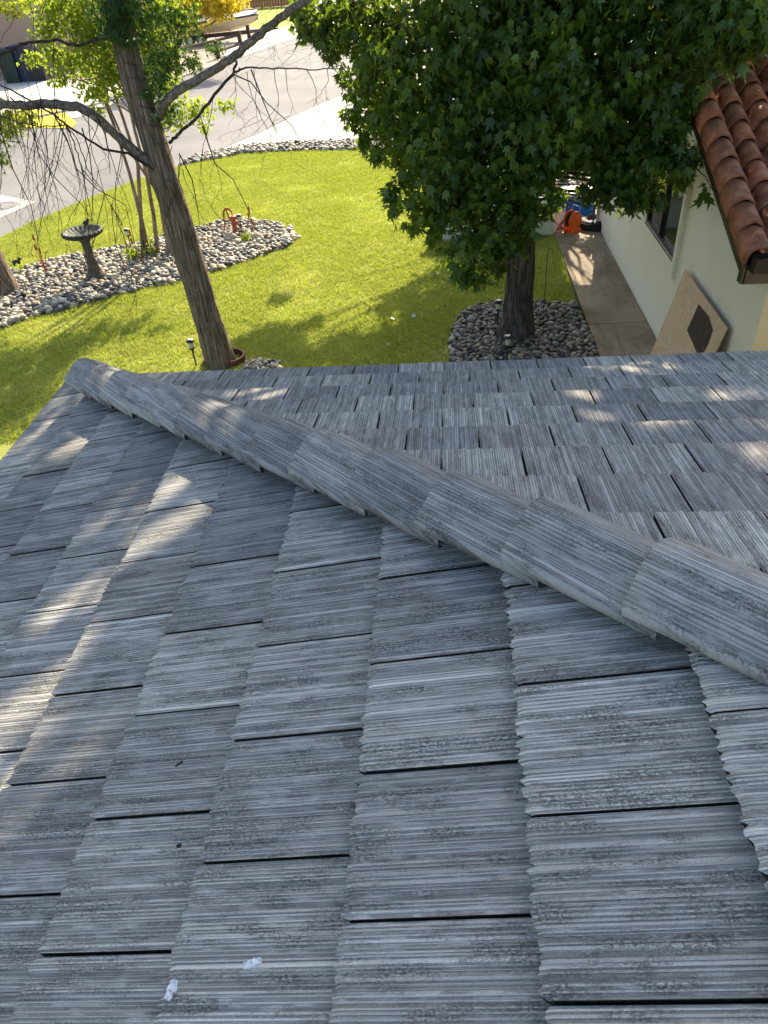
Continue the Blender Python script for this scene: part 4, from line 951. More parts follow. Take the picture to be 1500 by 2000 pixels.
# hand pump with boulders
pp0 = gz(461, 458); pu = empty('hand_pump', (pp0[0], pp0[1], G), 'rusty red cast iron hand pump with curved handle in the cobbles', 'hand pump')
m = MB(); m.lathe([(.075, 0), (.062, .03), (.055, .06), (.055, .30), (.07, .32), (.085, .36), (.10, .365), (.10, .385), (.05, .39), (0, .39)], n=20); m.obj('pump_body', M_RED, pu)
m = MB(); m.tube([(0, 0, .39), (0, 0, .47)], .012, 6); m.tube([(0, 0, .47), (-.05, .01, .53), (-.12, .01, .54), (-.17, .01, .49), (-.19, 0, .38), (-.2, -.02, .22), (-.24, -.04, .06)], [.014, .02, .022, .022, .018, .014, .012], 8); m.tube([(-.08, 0, .36), (-.1, 0, .45), (-.11, 0, .53)], [.014, .014, .014], 6); m.obj('pump_handle', M_RUST, pu)
m = MB(); m.tube([(.04, -.02, .26), (.10, -.05, .27), (.14, -.07, .22)], [.03, .026, .022], 10); m.obj('spout', M_RED, pu)
for i, (px, py, s_, lab) in enumerate([(452, 468, .15, 'pale boulder in front of the hand pump'), (436, 462, .12, 'smaller tan boulder left of the hand pump'), (503, 468, .15, 'tan angular boulder right of the hand pump'), (483, 458, .12, 'flat pale boulder behind the succulent')]):
    p = gz(px, py); m = MB(); v, f = ICO[i]; m.add([(a*s_, b*s_, c*s_*1.1+.05) for a, b, c in v], [tuple(q) for q in f], False); o = m.obj('boulder', M_BOUL); o.location = (p[0], p[1], G); tag(o, lab, 'boulder')

# solar path lights
def solar(px, py, label, first=[None], h=.42):
    p = gz(px, py)
    if first[0] is None:
        e = empty('path_light', (p[0], p[1], G), label, 'garden light', 'solar path lights in the beds and lawn')
        m = MB(); m.tube([(0, 0, 0), (0, 0, .30)], .013, 8); m.obj('stake', M_BLACK, e)
        m = MB(); m.lathe([(.032, .28), (.045, .30), (.045, .31)], n=18); m.obj('collar', M_BLACK, e)
        m = MB(); m.lathe([(.036, .31), (.043, .40)], n=18); m.obj('lens', M_LENS, e)
        m = MB(); m.lathe([(.058, .40), (.062, .41), (.05, .432), (0, .438)], n=18); m.obj('cap', M_BLACK, e)
        m = MB(); m.box((0, 0, .441), (.05, .05, .006)); m.obj('solar_panel', M_PLASTW, e)
        first[0] = e; return e
    e = tree_copy(first[0]); e.location = (p[0], p[1], G); e['label'] = label; return e
solar(972, 640, 'solar path light just left of the dark sweetgum trunk')
solar(990, 712, 'solar path light at the roof edge below the sweetgum trunk')
solar(384, 716, 'solar path light left of the leaning trunk at the roof edge')
solar(474, 460, 'solar path light standing behind the red hand pump')
solar(258, 488, 'solar path light among twigs near the crape stems')
def spot(px, py, rz, label, first=[None]):
    p = gz(px, py)
    e = empty('spotlight', (p[0], p[1], G), label, 'spotlight', None, rz); Mx = Matrix.Rotation(-.9, 3, 'Y')
    m = MB(); m.tube([(0, 0, 0), (0, 0, .14)], .012, 6); m.obj('stake', M_BLACK, e)
    m = MB(); A = Vector((0, 0, .15)); d = Vector((.6, 0, .55)).normalized(); m.tube([A-d*.07, A-d*.05, A+d*.04, A+d*.07], [.025, .04, .05, .055], 14); m.obj('housing', M_BLACK, e)
    m = MB(); m.tube([A+d*.0705, A+d*.073], [.048, .046], 14); m.obj('lens', M_LENS, e); return e
spot(968, 628, -1.7, 'black garden spotlight lying in cobbles left of the sweetgum')
spot(50, 590, -2.0, 'black garden spotlight right of the thick left trunk')
# shepherd hook rod behind sweetgum
p = gz(1061, 615); e = empty('shepherd_hook', (p[0], p[1], G), 'thin black metal rod on a round base right of the sweetgum trunk', 'garden rod')
m = MB(); m.tube([(0, 0, 0), (0, 0, .8), (0, .01, .98), (.03, .01, 1.03), (.07, .01, 1.0), (.08, .01, .95)], [.006]*6, 6); m.obj('rod', M_BLACK, e); m = MB(); m.lathe([(.10, 0), (.10, .02), (.02, .05), (0, .05)], n=16); m.obj('base', M_BLACK, e)
# rusted cattail stakes
def cattail(px, py, h, label, leaf=True, lean=(0, 0)):
    p = gz(px, py); e = empty('cattail_stake', (p[0], p[1], G), label, 'garden ornament')
    for i, (dx, hh) in enumerate(((0, 1), (-.035, .78), (.03, .7))[:3 if leaf else 2]):
        m = MB(); m.tube([(0, 0, 0), (dx*.5+lean[0]*.5, lean[1]*.5, h*hh*.5), (dx+lean[0]*hh, lean[1]*hh, h*hh)], [.008, .006, .004], 5); m.tube([(dx+lean[0]*hh, lean[1]*hh, h*hh-.13), (dx+lean[0]*hh, lean[1]*hh, h*hh-.02)], [.018, .018], 8); m.obj('cattail', M_RUST, e)
    if leaf:
        for a, l in ((.5, .55), (2.6, .5)):
            m = MB(); q = [(0, 0, .02), (.04*math.cos(a), .02, h*.3), (.12*math.cos(a), .03, h*l), (.24*math.cos(a), .04, h*l*1.12), (.34*math.cos(a), .05, h*l*.95)]
            for i in range(4):
                w0, w1 = .02*(1-i/4.2), .02*(1-(i+1)/4.2); A, B_ = q[i], q[i+1]; m.add([(A[0], A[1]-w0, A[2]), (A[0], A[1]+w0, A[2]), (B_[0], B_[1]+w1, B_[2]), (B_[0], B_[1]-w1, B_[2]), (A[0]+.004, A[1]-w0, A[2]-.004), (A[0]+.004, A[1]+w0, A[2]-.004), (B_[0]+.004, B_[1]+w1, B_[2]-.004), (B_[0]+.004, B_[1]-w1, B_[2]-.004)], [(0, 1, 2, 3), (7, 6, 5, 4), (0, 3, 7, 4), (1, 5, 6, 2)])
            m.obj('blade', M_RUST, e)
cattail(94, 541, .85, 'tall rusty cattail stake with bent leaves left of the birdbath')
cattail(281, 518, .7, 'dark thin metal stakes in cobbles right of the birdbath', False, (-.12, .05))
cattail(497, 460, .62, 'rusty metal stake with pale tip right of the hand pump', False, (-.02, 0))

# ------------------------------------------------------------------ stucco wing with clay roof
wing = empty('stucco_house', (5.6, 2.41, G), 'pale green stucco house wing with red clay barrel roof', 'house'); wo = Vector((5.6, 2.41, G))
def wobj(m, name, mat, par=wing):
    o = m.obj(name, mat, par)
    if par is wing: o.location = -wo
    return o
YN, YF, YR = 2.41, 10.6, 6.5
zr = lambda y: -.30+.36*((y-2.34) if y < YR else (2*YR-2.34-y))
W0, W1, Z0, Z1 = 5.30, 7.06, -1.33, -.20       # window opening in y and z
m = MB(); X = 5.6; T = .14
def wbox(y0, y1, z0, z1a, z1b):
    m.add([(X, y0, z0), (X, y1, z0), (X, y1, z1b), (X, y0, z1a), (X+T, y0, z0), (X+T, y1, z0), (X+T, y1, z1b), (X+T, y0, z1a)], [(0, 3, 2, 1), (4, 5, 6, 7), (0, 1, 5, 4), (2, 3, 7, 6), (0, 4, 7, 3), (1, 2, 6, 5)])
wbox(YN, W0, G, zr(YN), zr(W0)); wbox(W1, YF, G, zr(W1), zr(YF)); wbox(W0, YR, Z1, zr(W0), zr(YR)); wbox(YR, W1, Z1, zr(YR), zr(W1)); wbox(W0, W1, G, Z0, Z0)
wobj(m, 'wall', M_STUC)
m = MB(); m.add([(5.602, YN-.002, G), (9, YN-.002, G), (9, YN-.002, -.2), (5.602, YN-.002, -.2), (5.602, YN+.1, G), (9, YN+.1, G), (9, YN+.1, -.2), (5.602, YN+.1, -.2)], [(0, 1, 2, 3), (7, 6, 5, 4), (0, 3, 7, 4), (1, 5, 6, 2)]); o = wobj(m, 'end_wall', M_STUCY); o['label'] = 'end wall with warm light painted into its yellow'
m = MB(); m.box((5.585, 5.22, -.68), (.07, .10, 1.62)); bevel(wobj(m, 'trim', M_STUC), .008, 1)
win = empty('window', (5.6, (W0+W1)/2, (Z0+Z1)/2)); win.parent = wing; win.location = Vector((5.6, (W0+W1)/2, (Z0+Z1)/2))-wo
hw, hh = (W1-W0)/2, (Z1-Z0)/2
m = MB()
for y, z, dy, dz in ((0, -hh+.025, 2*hw, .05), (0, hh-.025, 2*hw, .05), (-hw+.025, 0, .05, 2*hh-.1), (hw-.025, 0, .05, 2*hh-.1), (.12, 0, .045, 2*hh-.1)): m.box((.045, y, z), (.06, dy, dz))
m.obj('frame', M_BLACK, win)
m = MB(); m.box((.06, (.12-.022-hw+.05)/2, 0), (.008, hw+.12-.022-.05, 2*hh-.1)); m.obj('pane', M_GLASS, win)
m = MB(); m.box((.052, (.12+.022+hw-.05)/2, 0), (.008, hw-.12-.022-.05, 2*hh-.1)); m.obj('pane', M_GLASS, win)
m = MB(); m.box((.02, 0, -hh-.012), (.05, 2*hw, .02)); m.obj('sill', M_BLACK, win)
# eave: fascia, gutter
XR = 5.30
m = MB(); m.box((7.2, 2.35, -.36), (3.75, .03, .16)); m.box((XR+.02, 2.38, -.34), (.035, .09, .19))
for a, b in ((2.42, YR), (YR, 10.7)):
    n = 1; za, zb = zr(a), zr(b); m.add([(XR, a, za-.07), (XR, b, zb-.07), (XR, b, zb+.0), (XR, a, za+.0), (XR+.035, a, za-.07), (XR+.035, b, zb-.07), (XR+.035, b, zb), (XR+.035, a, za)], [(0, 3, 2, 1), (4, 5, 6, 7), (0, 1, 5, 4), (2, 3, 7, 6), (0, 4, 7, 3), (1, 2, 6, 5)])
wobj(m, 'fascia', M_DKBR)
m = MB(); gx_ = [(2.33, -.16), (2.33, -.29), (2.24, -.29), (2.21, -.16), (2.195, -.16), (2.225, -.305), (2.345, -.305), (2.345, -.16)]
n = len(gx_); m.add([(XR+.05, a, b) for a, b in gx_]+[(9, a, b) for a, b in gx_], [(i, (i+1) % n, n+(i+1) % n, n+i) for i in range(n)]+[tuple(range(n))]); m.box((XR+.053, 2.27, -.23), (.006, .13, .13)); wobj(m, 'gutter', M_DKBR)
m = MB(); m.add([(XR+.04, 2.36, zr(2.36)-.02), (9, 2.36, zr(2.36)-.02), (9, YR, zr(YR)-.02), (XR+.04, YR, zr(YR)-.02), (XR+.04, 10.7, zr(10.7)-.02), (9, 10.7, zr(10.7)-.02)], [(0, 1, 2, 3), (3, 2, 5, 4)]); m.add([(XR+.04, 2.36, zr(2.36)-.1), (9, 2.36, zr(2.36)-.1), (9, YR, zr(YR)-.1), (XR+.04, YR, zr(YR)-.1), (XR+.04, 10.7, zr(10.7)-.1), (9, 10.7, zr(10.7)-.1)], [(0, 3, 2, 1), (3, 4, 5, 2)])
croof = wobj(m, 'clay_roof', M_DKBR)
def clay(rake, seed):
    r = random.Random(seed); L = .40; V = []; Fc = []; pr = []
    if rake:
        for i in range(13): a = math.pi*(1.02-i/12*1.04); pr.append((.118*math.cos(a), .118*math.sin(a)))
        pr = [(-.122, -.085)]+pr
    else:
        pr = [(-.235+i*.03, -.028+.012*(abs(i-2)/2)**2) for i in range(5)]
        for i in range(11): a = math.pi*(1-i/10); pr.append((.098*math.cos(a), .02+.085*math.sin(a)))
    n = len(pr)
    for k, u in enumerate((0, .0, L)):
        for x, z in pr:
            s = 1 if k < 2 else .96; th = .016 if k == 0 else 0
            nx = 1-(.14 if k == 0 else 0); V.append((x*nx*s, u+.004*math.sin(x*60+seed), (z-th)*s+(.014 if k < 2 else 0)+r.uniform(-.001, .001)))
    for k in range(2):
        for j in range(n-1): Fc.append((k*n+j, k*n+j+1, (k+1)*n+j+1, (k+1)*n+j))
    me = bpy.data.meshes.new('clay_tile'); me.from_pydata(V, [], Fc); me.update()
    for i, p in enumerate(me.polygons): p.use_smooth = i >= n-1
    me.materials.append(M_CLAY)
    bm = bmesh.new(); bm.from_mesh(me); geo = bmesh.ops.solidify(bm, geom=bm.faces[:], thickness=.012); bm.to_mesh(me); bm.free(); return me
RK = [clay(True, i) for i in range(3)]; FK = [clay(False, i+5) for i in range(3)]
ang = math.atan(.36)
for side in (0, 1):
    for i in range(14 if side == 0 else 0):
        y = 2.33+.3225*i; z = -.21+.36*(y-2.33)
        if y > YR: break
        for c in range(9):
            me = RK[i % 3] if c == 0 else FK[(i+c) % 3]; x = 5.42 if c == 0 else 5.42+.275*c
            o = bpy.data.objects.new('clay_tile', me); link(o, croof); o.matrix_local = Matrix.Translation((x+random.uniform(-.004, .004), y+random.uniform(-.006, .006)+(0 if c == 0 else .03), z+(.0 if c == 0 else -.035))) @ Matrix.Rotation(ang-.05, 4, 'X') @ Matrix.Rotation(random.uniform(-.015, .015), 4, 'Z')
# leaning plywood
pw = .0; A = gx(1337, 528, 5.52); B_ = gx(1417, 648, 5.52)
bo = empty('plywood_board', (5.28, (A[1]+B_[1])/2, G), 'leaning plywood sheet with a dark diamond stain against the stucco wall', 'plywood')
Ln = abs(A[1]-B_[1]); Hh = (A[2]-G)/math.cos(.2); 
tilt = math.atan2(5.53-5.25, A[2]-G)
bo.rotation_euler = (0, tilt, 0); bo.location = (5.25, (A[1]+B_[1])/2, G+.01)
m = MB(); H_ = (A[2]-G)/math.cos(tilt); m.box((0, 0, H_/2), (.014, Ln, H_)); m.obj('sheet', M_PLY, bo)
zc = H_*.60; yc = -.20
def bp(px, py):     # photo point on the sheet plane -> local y, z
    n = np.array([math.cos(tilt), 0, -math.sin(tilt)]); o_ = np.array(bo.location); d = ray(px, py); t = (o_-CAMP)@n/(d@n); q = CAMP+d*t-o_; return q[1], q[0]*math.sin(tilt)+q[2]*math.cos(tilt)
dm = [bp(1366, 594), bp(1386, 618), bp(1394, 645), bp(1385, 672), bp(1371, 698), bp(1362, 688), bp(1343, 645)]
m = MB(); n = len(dm); m.add([(-.0085, a, b) for a, b in dm]+[(-.0072, a, b) for a, b in dm], [tuple(range(n)), tuple(range(n, 2*n))[::-1]]+[(i, (i+1) % n, n+(i+1) % n, n+i) for i in range(n)]); m.obj('stain', M_STAIN, bo)

# ------------------------------------------------------------------ low wall, gate things
lw = empty('low_wall', (3.6, 10.25, G), 'low pale painted garden wall beside the walkway gate', 'wall')
top = gy(1052, 402, 10.15)[2]-G; top = max(.5, min(1.1, top))
m = MB(); m.box((-.1, 0, top/2-.02), (2.35, .16, top-.04)); m.obj('wall_panel', M_BLOCK, lw); m = MB(); m.box((-.1, 0, top+.015), (2.45, .24, .05)); bevel(m.obj('coping', M_BLOCK, lw), .008, 1)
m = MB(); m.add([(1.08, -.08, 0), (1.10, -.02, 0), (1.42, .75, 0), (1.28, .85, 0), (1.08, -.08, top), (1.10, -.02, top), (1.42, .75, top), (1.28, .85, top)], [(0, 1, 5, 4), (1, 2, 6, 5), (2, 3, 7, 6), (3, 0, 4, 7), (4, 5, 6, 7)]); m.obj('return_panel', M_BLOCK, lw)
# hose reel
hp = gz(1116, 455); hr = empty('hose_reel', (hp[0], hp[1], G), 'orange plastic hose reel with a black hose beside the low wall', 'hose reel', rz=-1.0); hr.scale = (.78, .78, .9)
def disc(m, x, r, w, zc, n=28, y=0): m.tube([(x-w/2, y, zc), (x+w/2, y, zc)], r, n, smooth=False)
m = MB(); disc(m, .10, .20, .02, .27); m.tube([(.112, 0, .27), (.13, 0, .27)], [.15, .13], 24); m.obj('reel_disc', M_ORANGE, hr); m = MB(); disc(m, -.10, .20, .02, .27); m.obj('reel_disc', M_ORANGE, hr)
m = MB()
for k_ in range(7): 
    x = -.075+k_*.025; ring_ = [(x, .14*math.cos(a), .27+.14*math.sin(a)) for a in [i*math.pi/12 for i in range(25)]]; m.tube(ring_, .014, 6, cap=False)
m.obj('hose', M_RUB, hr)
for sx in (-.12, .12):
    m = MB(); m.add([(sx-.012, -.17, 0), (sx-.012, .17, 0), (sx-.012, .04, .27), (sx-.012, -.04, .27), (sx+.012, -.17, 0), (sx+.012, .17, 0), (sx+.012, .04, .27), (sx+.012, -.04, .27)], [(0, 3, 2, 1), (4, 5, 6, 7), (0, 1, 5, 4), (1, 2, 6, 5), (2, 3, 7, 6), (3, 0, 4, 7)]); m.box((sx, 0, .012), (.05, .4, .024)); m.obj('foot', M_ORANGE, hr)
m = MB(); m.tube([(-.12, .05, .3), (-.13, .1, .55), (.13, .1, .55), (.12, .05, .3)], .010, 8); m.obj('handle', M_GALV, hr)
# tyre with pole
tq = gz(1163, 444); ty = empty('tyre', (tq[0]+.0, tq[1], G), 'black tyre lying flat beside the stucco wall', 'tyre')
m = MB(); m.lathe([(.18, .02), (.20, 0), (.30, .0), (.335, .03), (.345, .09), (.335, .15), (.30, .18), (.20, .18), (.18, .15), (.165, .09), (.18, .02)], n=40); m.obj('tread', M_RUB, ty)
m = MB(); 
for i in range(36):
    a = i*math.pi/18; m.box((.342*math.cos(a), .342*math.sin(a), .09), (.012, .03, .12), Matrix.Rotation(a, 3, 'Z'))
m.obj('tread_block', M_RUB, ty)
pq = empty('pole', (tq[0]+.02, tq[1]+.02, G), 'galvanised pole standing upright in the flat tyre', 'pole')
m = MB(); m.tube([(0, 0, 0), (0, 0, 1.25)], .028, 16); m.obj('tube', M_GALV, pq); m = MB(); m.lathe([(.15, 0), (.15, .06), (.05, .08), (0, .08)], n=20); m.obj('foot', M_SOIL2, pq)
for i in range(3):
    v, f = ICO[i]; m = MB(); m.add([(a*.06, b*.06, c*.07) for a, b, c in v], [tuple(q) for q in f], True); o = m.obj('white_stone', M_SCRAP); o.location = (tq[0]-.10+.09*i, tq[1]-.09+.02*i, G+.13); tag(o, ('leftmost', 'middle', 'rightmost')[i]+' white stone of the three lying inside the tyre', 'stone')
# blue tub
tb = gz(1158, 425); tu = empty('storage_tub', (5.10, 11.35, G), 'blue plastic tub with a pale lavender lid behind the tyre', 'tub')
m = MB(); m.box((.14, 0, .22), (.72, .50, .42), None, 1.06); m.box((.14, 0, .41), (.80, .56, .05)); bevel(m.obj('tub_body', M_BLUE, tu), .02, 2)
m = MB(); m.box((.14, .02, .455), (.80, .62, .035)); m.box((.14, .02, .485), (.66, .5, .03)); bevel(m.obj('lid', M_LAV, tu), .012, 2)
gp = empty('gate_post', (5.53, 10.72, G), 'thin black gate post at the far end of the stucco wall', 'post'); m = MB(); m.box((0, 0, .6), (.045, .045, 1.2)); m.obj('post', M_BLACK, gp); m = MB(); m.box((0, 0, 1.215), (.06, .06, .02)); m.obj('cap', M_BLACK, gp)
# fallen leaves along the walkway
fl = MB()
for i in range(70):
    x = 4.70+random.gauss(0, .05); y = random.uniform(5.5, 9.4); a = random.uniform(0, 6.3); s_ = random.uniform(.02, .04)
    fl.add([(x, y, G+.03), (x+s_*math.cos(a), y+s_*math.sin(a), G+.035), (x+s_*.7*math.cos(a+.9), y+s_*.7*math.sin(a+.9), G+.05)], [(0, 1, 2)])
o = fl.obj('fallen_leaves', plain('dry yellow leaf', (.45, .30, .07), .8, .2, .4, 20, 0)); tag(o, 'dry yellow leaves scattered along the walkway edge', 'fallen leaves', kind='stuff')
lv = [(808, 625, 'pale fallen leaf on the lawn left of the sweetgum shadow'), (773, 627, 'pale crumpled leaf in the middle of the near lawn'), (757, 676, 'brown fallen leaf nearest the roof edge on the lawn'), (840, 543, 'tan fallen leaf under the left of the sweetgum crown')]
for i, (x, y, lab) in enumerate(lv):
    o = bpy.data.objects.new('fallen_leaf', np_mesh('fallen_leaf', lv0 if False else star_leaf()[0]*np.array([1, 1, 2.5]), star_leaf()[1], M_SCRAP if i < 2 else M_BOUL)); link(o); p = gz(x, y); o.location = (p[0], p[1], G+.045); o.scale = (.12,)*3; o.rotation_euler = (.2, .1, i*1.7); tag(o, lab, 'leaf')

# ------------------------------------------------------------------ far side of the street
apr = flat('concrete_apron', P([(-40, 378), (0, 380), (70, 393), (0, 424), (-40, 440)]), G-.012, M_CONC)
mp_ = gz(4, 402); mc = empty('manhole_cover', (mp_[0], mp_[1], G-.010), 'round grey manhole cover set in pale concrete at the left edge', 'manhole cover'); m = MB(); m.tube([(0, 0, 0), (0, 0, .012)], .42, 40, smooth=False); m.obj('lid', plain('cast iron lid', (.20, .19, .18), .7, .3, .2, 6, .003), mc); m = MB(); m.lathe([(.31, .010), (.31, .016), (.28, .016), (.28, .010)], n=40, smooth=False); m.obj('rim', M_ASPH, mc)
far = [(-15.2, 26.5), (-12.3, 30.5), (-11.0, 35)]+P([(400, 135), (470, 112), (560, 80), (620, 62)])+[(-1, 75), (-60, 110), (-70, 40), (-24, 19)]
flat('far_yard', far, G-.012, M_GRAVEL)
flat('far_driveway', P([(-60, 200), (0, 235), (30, 222), (150, 230), (215, 205), (260, 180), (230, 160), (120, 158), (0, 158), (-80, 165)]), G-.004, M_CONC)
flat('far_sidewalk', [(-8.95, 43.3), (-7.5, 50), (-6.1, 54.4), (-3, 63), (-6.5, 66), (-10.3, 58), (-12.5, 50), (-11.0, 45)], G-.004, M_CONC)
yl = P([(15, 248), (30, 215), (120, 213), (150, 240), (140, 250)]); flat('yellow_turf', yl, G+.0, m_ground('dry yellow turf', [(.35, (.42, .36, .03)), (.65, (.62, .52, .06))], 1, 20, .02))
fy = [(-10.5, 59), (-6.8, 66), (-5, 80), (-16, 84), (-15, 68)]; flat('far_lawn', fy, G+.0, m_ground('far green turf', [(.35, (.22, .27, .03)), (.65, (.38, .42, .06))], 1, 15, .02))
fc = MB(); FCU = [(-15.2, 26.5), (-12.3, 30.5), (-11.0, 35)]+P([(400, 135), (470, 112)])
for i in range(len(FCU)-1):
    A, B_ = np.array(FCU[i]), np.array(FCU[i+1]); d = B_-A; fc.box(((A+B_)[0]/2, (A+B_)[1]/2, G+.01), (np.hypot(*d), .16, .12), Matrix.Rotation(math.atan2(d[1], d[0]), 3, 'Z'))
o = fc.obj('far_kerb', M_CONC); o['kind'] = 'structure'
# tan house
th = empty('tan_house', (-25, 46, G), 'tan stucco house with a shaded wall across the street', 'house'); 
def farwall(name, c, d, mat, par, rz=0): m = MB(); m.box(c, d, Matrix.Rotation(rz, 3, 'Z')); return m.obj(name, mat, par)
farwall('wall', (-1.2, 2.5, 2.6), (16, 7, 5.2), M_TAN, th, .08)
m = MB(); m.add([(-10, -1.8, 5.2), (7.5, -1.4, 5.2), (7.5, 7, 5.2), (-10, 7, 5.2), (-6, 2.6, 7), (3.5, 2.6, 7)], [(0, 1, 5, 4), (1, 2, 5), (2, 3, 4, 5), (3, 0, 4), (3, 2, 1, 0)]); m.obj('roof', M_CLAY, th)
p = gz(14, 165); dr_ = MB(); dr_.box((p[0]+25-1.2, p[1]-46-.1, 1.2), (.35, .2, 2.4)); dr_.obj('garage_trim', M_WHITE, th)
m = MB(); m.box((p[0]+25-2.9, p[1]-46+.1, 1.1), (3.0, .1, 2.2)); m.obj('garage_door', plain('dark red garage door', (.13, .03, .025), .6, .3, .2, 5, 0), th)
m = MB(); m.box((p[0]+25-.72, p[1]-46-.02, 1.15), (.5, .12, 2.3)); m.obj('door_recess', M_WOODD, th)
def bin_(px, py, w, h, mat, label):
    p = gz(px, py); e = empty('wheelie_bin', (p[0], p[1], G), label, 'bin', 'wheeled bins by the tan house')
    m = MB(); m.box((0, 0, h/2), (w, w, h), Matrix.Rotation(math.pi, 3, 'X'), .82); m.obj('bin_body', mat, e); m = MB(); m.box((0, -.02, h+.03), (w*1.06, w*1.1, .06)); m.ball((0, 0, h+.05), (w*.5, w*.5, .08), 12, 6); bevel(m.obj('lid', mat, e), .01, 1)
    m = MB()
    for sx in (-1, 1): m.tube([(sx*w*.42, w*.4, .12), (sx*w*.5, w*.4, .12)], .12, 14)
    m.obj('wheel', M_RUB, e); m = MB(); m.tube([(-w*.4, w*.55, h-.05), (w*.4, w*.55, h-.05)], .02, 6); m.obj('handle', mat, e)
bin_(33, 160, .95, 1.5, M_BING, 'dark green bin left of the two others by the tan house'); bin_(60, 157, 1.0, 1.6, M_BINB, 'navy bin in the middle of the row'); bin_(84, 156, .9, 1.35, M_BLACK, 'black bin at the right end of the row')
bin_(104, 118, .9, 1.2, M_BINB, 'navy bin standing further back behind the shrub')
# boat on trailer
bp_ = gz(415, 90); bt = empty('boat', (bp_[0]-.4, bp_[1]+2, G), 'white and tan motorboat parked on its trailer across the street', 'boat', rz=.22)
hl = MB(); ns = 14; secs = []
for i in range(ns):
    t = i/(ns-1); x = -3.0+6.2*t; w = 1.15*(1-max(0, (t-.45)/.55)**2.2); kz = .55+.5*max(0, (t-.6)/.4)**2; dz = 1.25+.12*t
    secs.append([(x, -w, dz), (x, -w*.92, .95+.1*t), (x, -w*.45, kz+.1), (x, 0, kz), (x, w*.45, kz+.1), (x, w*.92, .95+.1*t), (x, w, dz)])
hl.add([p for s in secs for p in s], [(i*7+j, i*7+j+1, (i+1)*7+j+1, (i+1)*7+j) for i in range(ns-1) for j in range(6)]+[tuple(range(7))[::-1]], True); hl.obj('hull', M_BOATT, bt)
m = MB(); m.add([(s[0][0], s[0][1]*1.02, s[0][2]+.02) for s in secs]+[(s[6][0], s[6][1]*1.02, s[6][2]+.02) for s in secs]+[(s[0][0], 0, s[0][2]+.22) for s in secs], [f for i in range(ns-1) for f in ((i, i+1, 2*ns+i+1, 2*ns+i), (2*ns+i, 2*ns+i+1, ns+i+1, ns+i))], True)
m.obj('deck', M_BOATW, bt)
m = MB(); m.tube([(s[0][0], s[0][1]*1.03, s[0][2]-.05) for s in secs]+[(s[6][0], s[6][1]*1.03, s[6][2]-.05) for s in secs[::-1]], .045, 6); m.obj('rub_rail', M_BLACK, bt)
m = MB(); m.add([(.6, -.8, 1.5), (.6, .8, 1.5), (.15, .7, 1.95), (.15, -.7, 1.95), (.64, -.8, 1.5), (.64, .8, 1.5), (.19, .7, 1.95), (.19, -.7, 1.95)], [(0, 1, 2, 3), (7, 6, 5, 4), (3, 2, 6, 7)]); m.obj('windscreen', M_GLASS, bt)
tr = empty('boat_trailer', (bp_[0]-.4, bp_[1]+2, G), 'dark boat trailer with wheels under the white motorboat', 'trailer', rz=.22)
m = MB(); m.box((-.3, -.75, .42), (5.2, .1, .12)); m.box((-.3, .75, .42), (5.2, .1, .12)); m.tube([(2.3, .75, .42), (4.4, 0, .45)], .05, 6); m.tube([(2.3, -.75, .42), (4.4, 0, .45)], .05, 6)
for x in (-2.4, -.6, 1.2): m.box((x, 0, .47), (.1, 1.6, .1))
m.obj('trailer_frame', M_WOODD, tr)
for x in (-1.5, -.75):
    for s_ in (-1, 1): 
        m = MB(); m.tube([(x, s_*1.0, .34), (x, s_*1.2, .34)], .34, 24); w_ = m.obj('wheel', M_RUB, tr); m = MB(); m.tube([(x, s_*1.201, .34), (x, s_*1.215, .34)], .19, 16); m.obj('rim', M_GALV, w_)
for px, py, h, lab in ((487, 76, 1.3, 'tallest dark timber post near the bow of the boat'), (472, 98, 1.0, 'dark timber post between the two others by the street'), (427, 114, .95, 'dark timber post at the kerb nearest the street bend')):
    p = gz(px, py); e = empty('timber_post', (p[0], p[1], G), lab, 'post'); m = MB(); m.box((0, 0, h/2), (.22, .22, h), Matrix.Rotation(random.uniform(-.08, .0), 3, 'Y')); bevel(m.obj('post', M_WOODD, e), .02, 1)
a_, b__, c_ = (gz(487, 76), gz(472, 98), gz(427, 114))
rl = empty('post_rail', (0, 0, 0), 'low brown timber rails joining the dark posts', 'rail'); m = MB(); m.tube([(c_[0], c_[1], G+.35), (b__[0], b__[1], G+.35)], .09, 6); m.obj('rail', M_WOODT, rl); m = MB(); m.tube([(c_[0]-3, c_[1]+4, G+.3), (b__[0]-1.2, b__[1]+5, G+.4)], .09, 6); m.obj('rail', M_WOODT, rl)
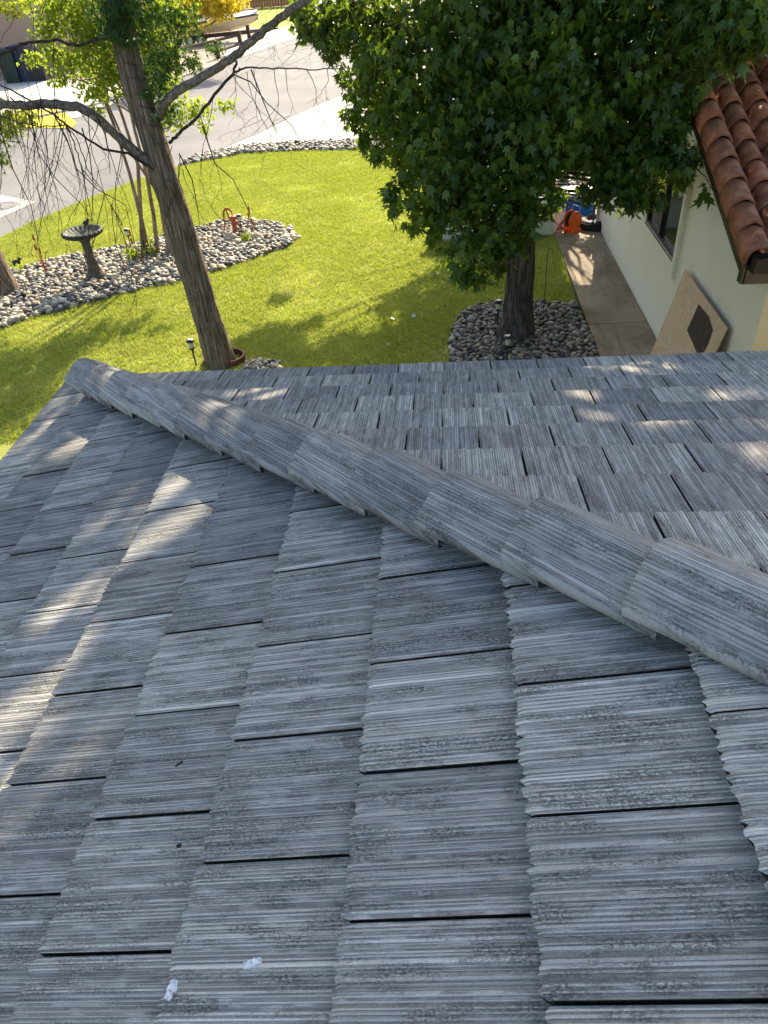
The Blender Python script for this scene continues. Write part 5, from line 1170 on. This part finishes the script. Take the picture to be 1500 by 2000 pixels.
# fence of boards
fn = empty('board_fence', (-20, 84, G), 'tall redwood board fence beyond the boat', 'fence')
fmesh = None
for i in range(62):
    if fmesh is None: mm = MB(); mm.box((0, 0, 1.35), (.27, .03, 2.7)); fmesh = mm.mesh('board', M_WOODF)
    o = bpy.data.objects.new('board', fmesh); link(o, fn); o.location = (-3.5+i*.285, random.uniform(-.01, .01), random.uniform(-.04, .04))
m = MB(); m.box((5.2, .05, .6), (18, .05, .12)); m.box((5.2, .05, 2.1), (18, .05, .12)); m.obj('rail', M_WOODD, fn)
p = gz(476, 38); e = empty('stone_pillar', (p[0], p[1], G), 'grey stone pillar standing before the redwood fence', 'pillar'); m = MB(); m.box((0, 0, 1.1), (.7, .5, 2.2)); bevel(m.obj('shaft', plain('grey stone', (.35, .34, .31), .9, .2, .4, 8, .02), e), .03, 1); m = MB(); m.box((0, 0, 2.26), (.8, .6, .12)); m.obj('cap', M_CONC, e)
# yellow tree and shrubs over the boat
def far_tree(name, base, lobes, label, mat, dens_=26, size=.28, r0=.16):
    e = empty(name, (base[0], base[1], G), label, 'tree'); off = np.array([base[0], base[1], G]); m = MB(); m.tube([(0, 0, 0), (.1, 0, 1.5), (.05, 0, 3.2)], [r0, r0*.8, r0*.5], 12); m.obj('trunk', M_BARK_CED, e)
    m = MB()
    for i, l in enumerate(lobes): m.tube(wander((.05, 0, 1.6), (l[0]-base[0], l[1]-base[1], l[2]-G), 5, .05, i+500), [.07, .05, .04, .03, .02, .01], 6)
    m.obj('branch', M_BARK_CED, e); pt, nr = lobe_pts(lobes, dens_, .8); scatter('crown', pt, nr, size, spray_leaf(), mat, e, 1, .2, .4, off)
def LF(px, py, Y, r, rz=None): p = gy(px, py, Y); return (float(p[0]), float(p[1]), float(p[2]), r, r, rz or r)
far_tree('yellow_tree', (-10.9, 37.5), [LF(395, 0, 38, 1.4, 1.0), LF(430, 15, 38, 1.0, .5), LF(450, 5, 38, .9, .5), (LF(345, 30, 38, 1.1, .9)), LF(350, 40, 38, .6, .5), LF(425, 8, 38, .7, .5), LF(390, -30, 38, 1.4, 1)], 'yellow leaved tree in front of the boat', M_YEL, 60, .26)
far_tree('hedge_tree', (-12.3, 33.5), [LF(315, 70, 34, .8, .7), LF(300, 30, 34, 1.0, .9), LF(325, 120, 34, .5, .5), LF(280, 100, 34, .7, .6)], 'light green street tree behind the cedar trunk', M_CRL, 40, .24)
far_tree('street_tree', (4.6, 56), [(4.6+random.uniform(-3, 3), 56+random.uniform(-2, 2), random.uniform(0, 3), 1.6, 1.6, 1.3) for _ in range(9)], 'green tree far up the street behind the sweetgum crown', M_CRL, 14, .35)
print('tris', sum(len(o.data.loops)-2*len(o.data.polygons) for o in S.objects if o.type == 'MESH'), 'objs', len(S.objects))
